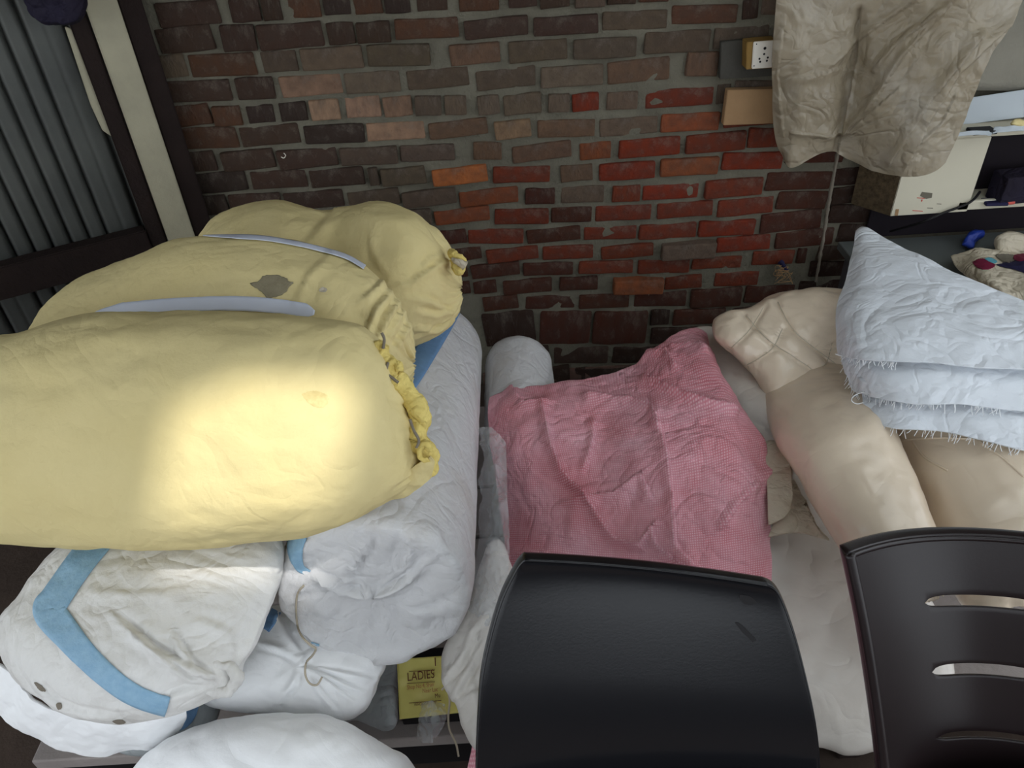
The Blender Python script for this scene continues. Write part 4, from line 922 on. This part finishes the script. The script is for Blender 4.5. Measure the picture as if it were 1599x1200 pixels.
o = blob('cloth_ball', (1590, 190), dZ(1590, 190, TZ + .03), [(1578, 194), (1584, 186), (1594, 186), (1606, 190), (1604, 197), (1588, 198)], .02, .02, M['yellow'], seg=40, nr=12, disp=lambda co: .004 * fr(co * 40, 3)); tag(o, 'crumpled pale yellow scrap on the cabinet top', 'scrap')

TBZ = .60
tb = empty('work_table', (1.75, 2.2, 0), 'grey work table under the white cabinet', 'table')
box('table_top', (1.80, 2.26, TBZ - .015), (1.1, .60, .03), M['table'], tb)
box('shade_board', (1.85, 2.572, (TBZ + ZB) / 2), (1.0, .012, ZB - TBZ - .01), M['dark_inside'], tb)  # dark board added in place of the shade on the wall here
for x in (1.29, 2.31):
    for y in (2.22, 2.5): box('leg', (x, y, (TBZ - .03) / 2), (.04, .04, TBZ - .03), M['steel_grey'], tb)
o = blob('plastic_bag', (1520, 372), dZ(1520, 378, TBZ + .02), [(1502, 380), (1508, 366), (1522, 358), (1536, 360), (1534, 370), (1524, 378), (1518, 388), (1505, 384)], .04, .03, M['blue_bag'], seg=60, nr=16, disp=lambda co: .010 * fr(co * 20, 4)); tag(o, 'crumpled blue plastic bag in the dark under the cabinet', 'bag')
o = blob('cloth_bundle', (1590, 382), dZ(1590, 390, TBZ + .04), [(1553, 380), (1558, 368), (1575, 361), (1595, 364), (1620, 375), (1625, 395), (1600, 400), (1572, 400), (1557, 395)], .06, .05, M['cream2'], seg=80, nr=18, disp=lambda co: .006 * fr(co * 18, 4)); tag(o, 'round cream cloth bundle on the table under the cabinet', 'bundle')
g = cloth('garment', [[(1485, 402, TBZ + .03), (1520, 392, TBZ + .06), (1560, 392, TBZ + .05), (1610, 398, TBZ + .05), (1680, 400, TBZ + .04)], [(1495, 420, TBZ + .04), (1530, 415, TBZ + .09), (1570, 415, TBZ + .09), (1620, 420, TBZ + .09), (1690, 425, TBZ + .07)], [(1520, 440, TBZ + .06), (1550, 445, TBZ + .11), (1590, 452, TBZ + .11), (1640, 455, TBZ + .11), (1700, 460, TBZ + .08)], [(1540, 460, TBZ + .07), (1570, 470, TBZ + .1), (1610, 480, TBZ + .1), (1650, 485, TBZ + .1), (1710, 490, TBZ + .08)]], M['cream2'], None, 90, 60, .012, 12, th=.006)
tag(g, 'crumpled cream garment with maroon and navy patches on the table', 'garment')
bgm = bvh_of(g)
patch('maroon_patch', bgm, (1536, 415), [(1520, 412), (1532, 406), (1545, 410), (1553, 418), (1542, 423), (1528, 421)], M['maroon'], g, off=.006)
patch('navy_patch', bgm, (1588, 421), [(1556, 416), (1580, 411), (1610, 405), (1620, 425), (1610, 432), (1585, 424)], M['navy'], g, off=.006)
patch('teal_patch', bgm, (1547, 409), [(1537, 407), (1545, 405), (1555, 411), (1550, 414)], M['teal'], g, off=.007)
patch('grey_patch', bgm, (1568, 404), [(1553, 401), (1568, 399), (1583, 402), (1580, 411), (1568, 412)], M['dark_grey_patch'], g, off=.006)
patch('maroon_patch', bgm, (1592, 404), [(1582, 402), (1600, 399), (1610, 404), (1600, 410), (1586, 410)], M['maroon'], g, off=.007)
cbl = tube('cable', spl([atY(1390, 362, YF + .1), atY(1440, 347, YF - .01), atY(1475, 332, YF - .012), atY(1505, 321, YF - .012), atY(1520, 312, YF - .005), atY(1530, 300, YF + .05)], 60), .0045, M['black']); tag(cbl, 'black cable crossing the bottom corner of the white cabinet', 'cable')

# ------------------------------------------------------------------ socket, boards, rope on the wall
p = [atY(*q_, WY - .035) for q_ in ((1126, 66), (1206, 58), (1206, 119), (1124, 124))]
o = prism('backing_board', p, .02, M['grey_board']); tag(o, 'dark grey board on the bricks behind the power socket', 'board')
sk = empty('power_socket', atY(1185, 87, WY - .06), 'white power socket on a wooden block beside the plastic sheet', 'socket')
p = [atY(*q_, WY - .085) for q_ in ((1166, 66), (1212, 62), (1212, 106), (1165, 109))]
prism('wooden_block', p, .05, M['wood_edge'], sk)
p = [atY(*q_, WY - .092) for q_ in ((1177, 66), (1214, 63), (1214, 105), (1174, 108))]
prism('face_plate', p, .008, M['socket'], sk)
for x, y, r in ((1194.5, 75.5, 2.6), (1193.3, 84.5, 1.9), (1186, 92, 1.9), (1187, 96.5, 1.9), (1199, 90, 1.9), (1197.5, 95, 1.9), (1181.5, 69, 1.1), (1177.5, 103, 1.1)):
    c_ = atY(x, y, WY - .0925); rr = r * 2.1 / F
    ring = [c_ + Vector((math.cos(a) * rr, 0, math.sin(a) * rr)) for a in [2 * math.pi * i / 14 for i in range(14)]]
    prism('socket_hole' if r > 1.5 else 'screw', ring, .003, M['black'], sk, 0)
p = [atY(*q_, WY - .05) for q_ in ((1136, 141), (1212, 139), (1212, 193), (1129, 196))]
o = prism('wooden_board', p, .03, M['tan_board']); tag(o, 'small tan wooden board on the bricks below the power socket', 'board')
rp = tube('rope', spl([atY(x, y, Y) for x, y, Y in ((1345, 20, WY - .09), (1338, 90, WY - .10), (1322, 170, WY - .08), (1306, 250, WY - .06), (1297, 300, WY - .05), (1289, 350, WY - .045), (1281, 400, WY - .04), (1274, 440, WY - .035))], 90), lambda t: .0078 * (1 - .35 * t), M['rope'], None, 8, .0035); tag(rp, 'grey fibre rope hanging down the bricks below the plastic sheet', 'rope')
tf = empty('thread_tuft', atY(1224, 425, WY - .02), 'tangle of straw coloured thread stuck in a wall joint', 'thread')
rnd = random.Random(11)
for k_ in range(7):
    pts = [atY(1224 + rnd.uniform(-16, 14), 428 + rnd.uniform(-14, 16), WY - rnd.uniform(.02, .05)) for _ in range(5)]
    tube('thread', spl(pts, 26), .0011, M['straw'], tf, 4)
tube('dark_rag', spl([atY(1218, 408, WY - .02), atY(1223, 414, WY - .03), atY(1226, 422, WY - .02)], 12), .010, M['navy'], tf, 8, .004)
hk = tube('wire_bit', spl([atY(443, 239, WY - .012), atY(446, 243, WY - .014), atY(443, 247, WY - .014), atY(439, 245, WY - .012)], 14), .0016, M['socket']); tag(hk, 'tiny pale curl of wire stuck on the brick wall', 'wire')

# ------------------------------------------------------------------ hanging plastic sheet
pcr = creases([([(1345, 20), (1338, 90), (1322, 170), (1310, 235)], -.022, 9), ([(1500, -10), (1410, 90), (1360, 170), (1322, 206)], .018, 10), ([(1530, 60), (1450, 160), (1395, 250)], .016, 11), ([(1590, 30), (1500, 110), (1450, 190), (1420, 250)], .014, 12),
  ([(1240, 207), (1290, 210), (1330, 203), (1400, 140)], .010, 7), ([(1430, 0), (1345, 60), (1300, 100)], .012, 9), ([(1225, 40), (1215, 120), (1222, 200)], .010, 12), ([(1260, 120), (1310, 105), (1330, 110)], .008, 10), ([(1465, 20), (1400, 70), (1370, 110)], .014, 7), ([(1440, 215), (1470, 190), (1490, 150)], .010, 9)])
def pf(u, v, co):
    d = co - CAM; z = d.dot(FW); x = F * d.dot(RT) / z; y = F * d.dot(UP) / z
    return pcr(u, v, co) + .016 * noise.noise(Vector((x / 75, y / 90, 1))) + .006 * noise.noise(Vector((x / 30, y / 30, 5)))
rowsP = [
 [(1217, -60, 2.465), (1262, -60, 2.450), (1312, -60, 2.445), (1352, -60, 2.435), (1405, -60, 2.405), (1470, -60, 2.375), (1545, -60, 2.345), (1626, -60, 2.335)],
 [(1211, 20, 2.470), (1256, 26, 2.440), (1306, 26, 2.445), (1344, 26, 2.440), (1392, 26, 2.395), (1448, 26, 2.355), (1518, 26, 2.320), (1586, 26, 2.305)],
 [(1206, 90, 2.465), (1250, 95, 2.430), (1300, 95, 2.435), (1337, 95, 2.440), (1382, 95, 2.375), (1434, 95, 2.325), (1495, 95, 2.290), (1543, 95, 2.280)],
 [(1205, 150, 2.460), (1248, 155, 2.420), (1296, 155, 2.430), (1328, 155, 2.435), (1372, 155, 2.360), (1422, 155, 2.305), (1478, 155, 2.275), (1519, 155, 2.270)],
 [(1206, 200, 2.455), (1245, 205, 2.415), (1291, 203, 2.425), (1320, 203, 2.430), (1366, 205, 2.355), (1416, 205, 2.295), (1467, 203, 2.270), (1503, 198, 2.265)],
 [(1213, 232, 2.450), (1242, 238, 2.420), (1288, 222, 2.430), (1319, 232, 2.430), (1364, 245, 2.355), (1411, 246, 2.295), (1457, 243, 2.270), (1490, 228, 2.265)],
 [(1224, 250, 2.450), (1238, 262, 2.425), (1287, 236, 2.435), (1324, 248, 2.430), (1366, 268, 2.360), (1408, 275, 2.300), (1445, 272, 2.275), (1476, 254, 2.270)]]
hp = cloth('plastic_sheet', rowsP, M['dirty_plastic'], None, 200, 150, .004, 14, place='Y', disp=pf, th=.0015)
tag(hp, 'dirty brownish plastic sheet hanging over the upper right bricks and cabinet', 'plastic sheet')

# ------------------------------------------------------------------ chairs
def chair(rows, name_mat, label, bulge, seat_c, top_arch=0, slots=(), wave=0.0):
    """rows: (left px, right px, depth) from the top down; slots: (row index, half width in u, height in rows)"""
    m_ = M[name_mat]
    base = None
    Lp = [(a[0], a[1], d[0]) for a, b, d in rows]; Rp = [(b[0], b[1], d[1]) for a, b, d in rows]
    NU, NVr = 61, 74
    def P(u, v):                                 # u -1..1, v 0..1 top to bottom
        l = cr(Lp, v); r = cr(Rp, v); s = (u + 1) / 2
        a = atD(*l); b = atD(*r); c = a * (1 - s) + b * s
        up = (atD(*cr(Lp, max(v - .05, 0))) - atD(*cr(Lp, min(v + .05, 1)))).normalized(); n = (b - a).normalized().cross(up).normalized()
        if n.dot(CAM - c) < 0: n = -n
        return c - n * (bulge * (1 - u * u) + wave * math.sin(2 * math.pi * 1.3 * v)) + up * (top_arch * (1 - u * u))
    vs = [i / (NVr - 1) for i in range(NVr)]; lines = []
    for v in vs: lines.append((v, None))
    for vc, hw, hh in slots: lines.append((vc, (hw, -hh))); lines.append((vc + 1e-6, (hw, hh)))
    lines.sort(key=lambda x: x[0]); 
    lines = [l for l in lines if l[1] is not None or all(abs(l[0] - s[0]) > s[2] * 1.3 for s in slots)]
    us = [-1 + 2 * j / (NU - 1) for j in range(NU)]
    V = []
    for v, sl in lines:
        for u in us:
            vv = v
            if sl and abs(u - SLOT_U) < sl[0]:
                vv = v + sl[1] * (1 - (abs(u - SLOT_U) / sl[0]) ** 6) ** .5
            V.append(P(u, min(max(vv, 0), 1)))
    fcs = []
    for i in range(len(lines) - 1):
        a, b = lines[i][1], lines[i + 1][1]
        isl = a and b and a[1] < 0 and b[1] > 0
        for j in range(NU - 1):
            if isl and abs((us[j] + us[j + 1]) / 2 - SLOT_U) < a[0]: continue
            if isl: continue
            fcs.append((i * NU + j, i * NU + j + 1, (i + 1) * NU + j + 1, (i + 1) * NU + j))
    base = P(0, 1); fl_ = Vector((base.x, base.y - .22, 0))
    root = empty('plastic_chair', fl_, label, 'chair', 'plastic chairs in front of the bundles')
    o = mesh_obj('backrest', V, fcs, m_, root)
    b_ = bmesh.new(); b_.from_mesh(o.data); bmesh.ops.remove_doubles(b_, verts=b_.verts, dist=2e-5)
    bmesh.ops.delete(b_, geom=[v for v in b_.verts if not v.link_faces], context='VERTS'); bmesh.ops.recalc_face_normals(b_, faces=b_.faces)
    b_.to_mesh(o.data); b_.free()
    fl0 = o.data.polygons[len(o.data.polygons) // 2]
    sgn = 1 if (fl0.normal.dot(CAM - (fl0.center + root.location)) > 0) else -1
    if sgn < 0: o.data.flip_normals()
    solid(o, .007, -1); o.modifiers['thickness'].use_even_offset = False
    md = o.modifiers.new('bevel', 'BEVEL'); md.width = .002; md.segments = 2; md.limit_method = 'ANGLE'; md.angle_limit = .9
    # rim turned back along top and sides
    back = (FW * .6 + Vector((0, 1, 0)) * .4).normalized()
    path = [P(-1, v) for v in [1 - i / 40 for i in range(41)]] + [P(u, 0) for u in us[1:-1]] + [P(1, v) for v in [i / 40 for i in range(41)]]
    V = []
    for p_ in path:
        for q_ in (0, .004, .012, .020, .026): V.append(p_ + back * q_ + (p_ - P(0, .5)).normalized() * (.004 * math.sin(q_ / .026 * 2.6)))
    o2 = mesh_obj('rim', V, grid_faces(len(path), 5), m_, root); solid(o2, .004, 0)
    if slots: tube('edge_bead', [P(-.985, 1 - i / 60) for i in range(61)], .0085, m_, root, 12); tube('edge_bead', [P(-.985 + 1.97 * i / 60, .012) for i in range(61)], .005, m_, root, 10)
    # seat, legs
    sw = (P(1, 1) - P(-1, 1)).length; c_ = P(0, 1)
    SZ_ = .46; V = []
    xdir = (P(1, 1) - P(-1, 1)); xdir.z = 0; xdir.normalize(); ydir = Vector((xdir.y, -xdir.x, 0))
    if ydir.y > 0: ydir = -ydir
    ctr = Vector((c_.x, c_.y, SZ_))
    for i in range(18):
        for j in range(20):
            s, t = j / 19 * 2 - 1, i / 17; w = sw * .5 * (1 - .06 * t)
            z_ = .06 * max(0, 1 - t * 5) ** 2 * 3 - .012 * (1 - s * s) * math.sin(math.pi * t) - .02 * max(0, t - .85) / .15
            V.append(ctr + xdir * (s * w) + ydir * (-.02 + t * .44) + Vector((0, 0, z_)))
    so = solid(mesh_obj('seat', V, grid_faces(18, 20), m_, root), .008, 0)
    for s in (-1, 1):
        tube('back_post', spl([P(s * .93, 1), ctr + xdir * s * sw * .46 + Vector((0, 0, .12)), ctr + xdir * s * sw * .45 + Vector((0, 0, -.02))], 12), .016, m_, root, 10)
        for f_ in (0.02, .40):
            a = ctr + xdir * (s * sw * .43) + ydir * f_; b = Vector((a.x, a.y, 0)) + xdir * s * .03 + ydir * (.04 if f_ > .2 else -.05)
            tube('leg', [a, a * .5 + b * .5, b], lambda t: .022 - .008 * t, m_, root, 10)
    return root
SLOT_U = 0.0
ch1 = chair([((821, 877), (1196, 916), (1.285, 1.285)), ((807, 896), (1217, 932), (1.288, 1.288)), ((781, 952), (1240, 992), (1.295, 1.295)), ((757, 1045), (1261, 1080), (1.31, 1.31)), ((750, 1125), (1272, 1145), (1.325, 1.325)), ((747, 1205), (1278, 1210), (1.34, 1.34)), ((746, 1290), (1280, 1285), (1.36, 1.36)), ((748, 1350), (1278, 1340), (1.38, 1.38))],
      'black_plastic', 'glossy black plastic chair with a plain solid backrest, bottom centre', .018, None, wave=.008)
bch = bvh_of([c_ for c_ in ch1.children if c_.name.startswith('backrest')][0])
for cen_, ol_ in (((1163, 985), [(1148, 972), (1158, 976), (1172, 990), (1180, 998), (1176, 1003), (1166, 994), (1156, 984)]), ((1166, 938), [(1155, 930), (1166, 930), (1178, 936), (1180, 943), (1168, 945), (1158, 939)])):
    patch('scuff_mark', bch, cen_, ol_, M['black'], ch1, off=.0009, th=0, seg=28, nr=3)
ch2 = [((1324, 866), (1800, 872), (1.22, 1.22)), ((1347, 975), (1798, 985), (1.235, 1.235)), ((1366, 1092), (1792, 1100), (1.255, 1.255)), ((1380, 1202), (1788, 1210), (1.275, 1.275)), ((1390, 1320), (1784, 1320), (1.30, 1.30)), ((1396, 1400), (1780, 1400), (1.32, 1.32))]
SLOT_U = .06
chair(ch2, 'brown_plastic', 'dark brown plastic chair with slotted backrest at the right edge', .10, None, 0.0, slots=((.2, .42, .017), (.40, .42, .017), (.60, .40, .010)))
